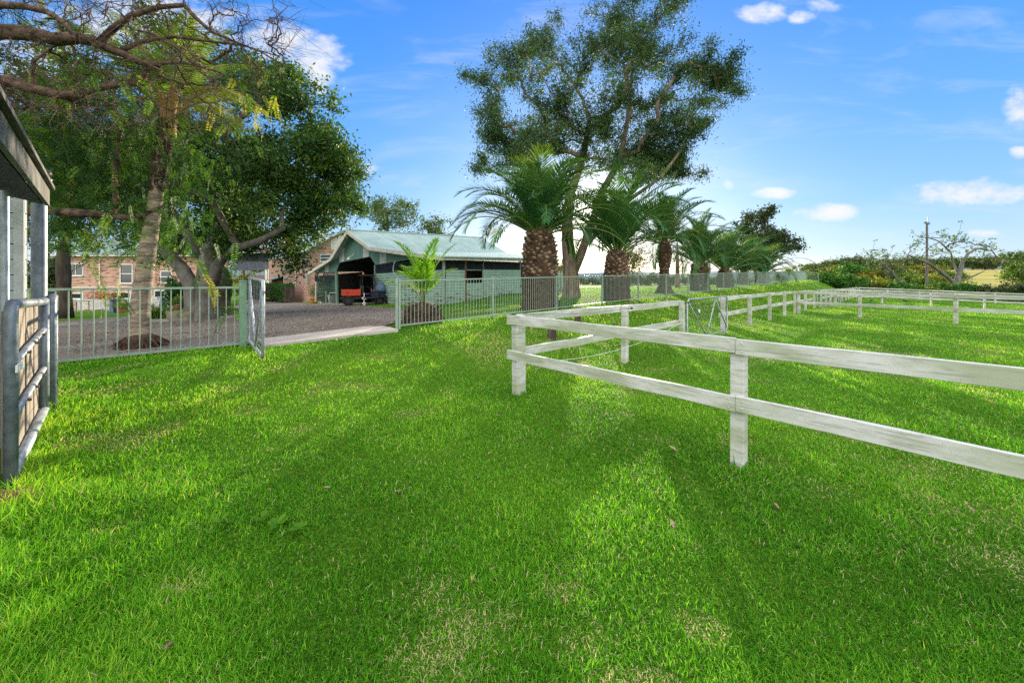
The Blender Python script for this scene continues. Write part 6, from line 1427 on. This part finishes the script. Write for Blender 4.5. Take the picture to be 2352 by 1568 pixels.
M['stones'] = leafmat('loose_stones', [(0, (.05, .042, .034)), (.6, (.17, .145, .115)), (.9, (.24, .205, .165)), (1, (.42, .38, .32))], .0, .9, .1, 1.0)
loose_gravel()
for px, py, lab in ((635, 1222, 'flat rosette of broad pale weed leaves left of the lawn centre'), (600, 1205, 'smaller broadleaf weed beside the larger rosette'), (505, 1215, 'single round-leaved weed in the left lawn'), (690, 1232, 'broadleaf weed at the right of the weed group')):
    p = ground_at(px, py) + UP * .045; wd_ = thing('broadleaf_weed', lab, 'weed', p, 'broadleaf weeds in the lawn'); lm = LM(); n_ = 7; az = rng.uniform(0, 2 * pi, n_); D = np.stack([np.cos(az), np.sin(az), rng.uniform(.15, .5, n_)], 1); D /= np.linalg.norm(D, axis=1, keepdims=True); S = np.stack([-np.sin(az), np.cos(az), 0 * az], 1)
    lm.add(np.repeat(np.array(p)[None], n_, 0), D, S, rng.uniform(.05, .085, n_), rng.uniform(.035, .05, n_), rng.uniform(.35, .6, n_), .6); lm.build('leaves', M['leaf_bright'], wd_)
# ------------------------------------------------------------------ grass blades
def grass(seed=5, NB=620000, Ymin=1.3, Ymax=60.0):
    r_ = np.random.default_rng(seed)
    Y = np.exp(r_.uniform(np.log(Ymin), np.log(Ymax), NB)); X = r_.uniform(-1.5, 1.5, NB) * Y
    s, d = sdof(X, Y)
    jx, jy = r_.normal(0, .13, NB), r_.normal(0, .13, NB)
    keep = ~inside(DRIVE, X + jx * (Y < 14), Y + jy * (Y < 14)) & ~inside(SLAB, X + jx * .4, Y + jy * .4)
    keep &= ~((d > 5.6) & (s < 5.0) & (Y < 30))
    keep &= (d < 26)
    q = (X - stO.x) * WN.x + (Y - stO.y) * WN.y; along = (X - stO.x) * WD.x + (Y - stO.y) * WD.y
    keep &= ~((q < -.02) & (along < CPX + .2)); keep &= ~((q < .0) & (along < GLEN) )
    bc = np.array((BC.x, BC.y)); uf = (X - bc[0]) * BF.x + (Y - bc[1]) * BF.y; us = (X - bc[0]) * BS.x + (Y - bc[1]) * BS.y
    keep &= ~((uf > -.02) & (us > -.3) & (uf < 14) & (us < 16))
    X, Y, s, d, q, along = [a[keep] for a in (X, Y, s, d, q, along)]; n = len(X); Z = gz(X, Y)
    n1 = vnoise(X, Y, .9, 1); n2 = vnoise(X, Y, .28, 2); n3 = vnoise(X, Y, 2.6, 3); n4 = vnoise(X, Y, .45, 7)
    h = (.016 + .040 * n2 * (.4 + .8 * n1) + .016 * r_.random(n)) * (1 + .012 * Y)
    edge = np.exp(-np.abs(q - .05) / .30) * (along < GLEN + 1.2) * (along > -3) + .8 * np.exp(-np.abs(d - 5.05) / .22) * (s < -2.3)
    for pz in [corner, near2, near3] + pB: edge = edge + .75 * np.exp(-(np.hypot(X - pz.x, Y - pz.y) / .16) ** 2)
    h *= 1 + 2.2 * np.clip(edge, 0, 1.1) * r_.uniform(.4, 1, n)
    bank = sst(.5, 1.2, d) * (1 - sst(4.4, 5, d)) * (s > .8)
    h *= 1 + .9 * bank
    wdt = (.0026 + .0012 * r_.random(n)) * (1 + .30 * Y) * (1 + .5 * np.clip(edge, 0, 1))
    az = r_.uniform(0, 2 * pi, n); lean = np.abs(r_.normal(.85, .42, n)); lean = np.clip(lean, .05, 1.45)
    hd = np.stack([np.cos(az), np.sin(az)], 1); sdv = np.stack([-np.sin(az), np.cos(az)], 1); 
    fa = r_.normal(0, .6, n); sdv = sdv * np.cos(fa)[:, None] + hd * np.sin(fa)[:, None]
    dry = (n4 > .70) & (n3 > .34)
    n5 = vnoise(X, Y, 1.5, 19)
    t = np.clip(.37 + .42 * (n3 - .5) + .22 * (n5 - .5) + .30 * (n1 - .5) + .16 * (n2 - .5) + r_.normal(0, .17, n), .0, .78) + .12 * np.clip(edge, 0, 1)
    worn = np.zeros(n)
    for (wx, wy, wr_) in [tuple(ground_at(px_, py_)[:2]) + (rr_,) for px_, py_, rr_ in ((1990, 1010, .30), (2120, 1080, .40), (2250, 1180, .35), (1870, 950, .22), (1760, 1060, .16), (1000, 1370, .16), (1080, 1440, .2), (960, 1060, .12), (1300, 1360, .12), (1500, 1010, .16), (1000, 1520, .2), (1420, 832, .35), (1500, 850, .4), (1640, 800, .6), (1720, 790, .7), (420, 1350, .1), (260, 1210, .14), (560, 890, .3), (1330, 1470, .14), (1900, 1130, .2), (2300, 1290, .25), (1620, 905, .3))]:
        worn = np.maximum(worn, np.exp(-((X - wx) ** 2 + ((Y - wy) * 1.5) ** 2) / wr_ ** 2) * (.35 + .9 * n2))
    straw = r_.random(n) < .42 * worn
    h = h * (1 - .45 * np.clip(worn, 0, 1)); keep2 = r_.random(n) > .30 * worn
    straw = straw | (r_.random(n) < (.018 + .34 * dry + .10 * bank + .05 * sst(.6, .8, n2)))
    t = np.where(straw, r_.uniform(.84, 1.0, n), np.clip(t, 0, .76)); lean = np.where(straw, np.clip(lean + .4, 0, 1.45), lean); h = np.where(dry, h * .7, h)
    c0 = np.stack([X, Y, np.where(keep2, Z - .004, Z - .2)], 1); w3 = np.concatenate([sdv * (wdt / 2)[:, None], np.zeros((n, 1))], 1)
    l1, l2 = lean * .55, lean * 1.35
    m = c0 + np.concatenate([hd * (np.sin(l1) * h * .55)[:, None], (np.cos(l1) * h * .55)[:, None]], 1)
    tip = m + np.concatenate([hd * (np.sin(l2) * h * .6)[:, None], (np.cos(l2) * h * .6)[:, None]], 1)
    Vv = np.stack([c0 - w3, c0 + w3, m - w3 * .8, m + w3 * .8, tip], 1).reshape(-1, 3); i5 = np.arange(n) * 5
    o = polys_mesh('grass', Vv, np.stack([i5, i5 + 1, i5 + 3, i5 + 2], 1), np.stack([i5 + 2, i5 + 3, i5 + 4], 1), M['grass'], np.concatenate([t, t]), None, (0, 0, 0))
    tag(o, kind='stuff')
grass()
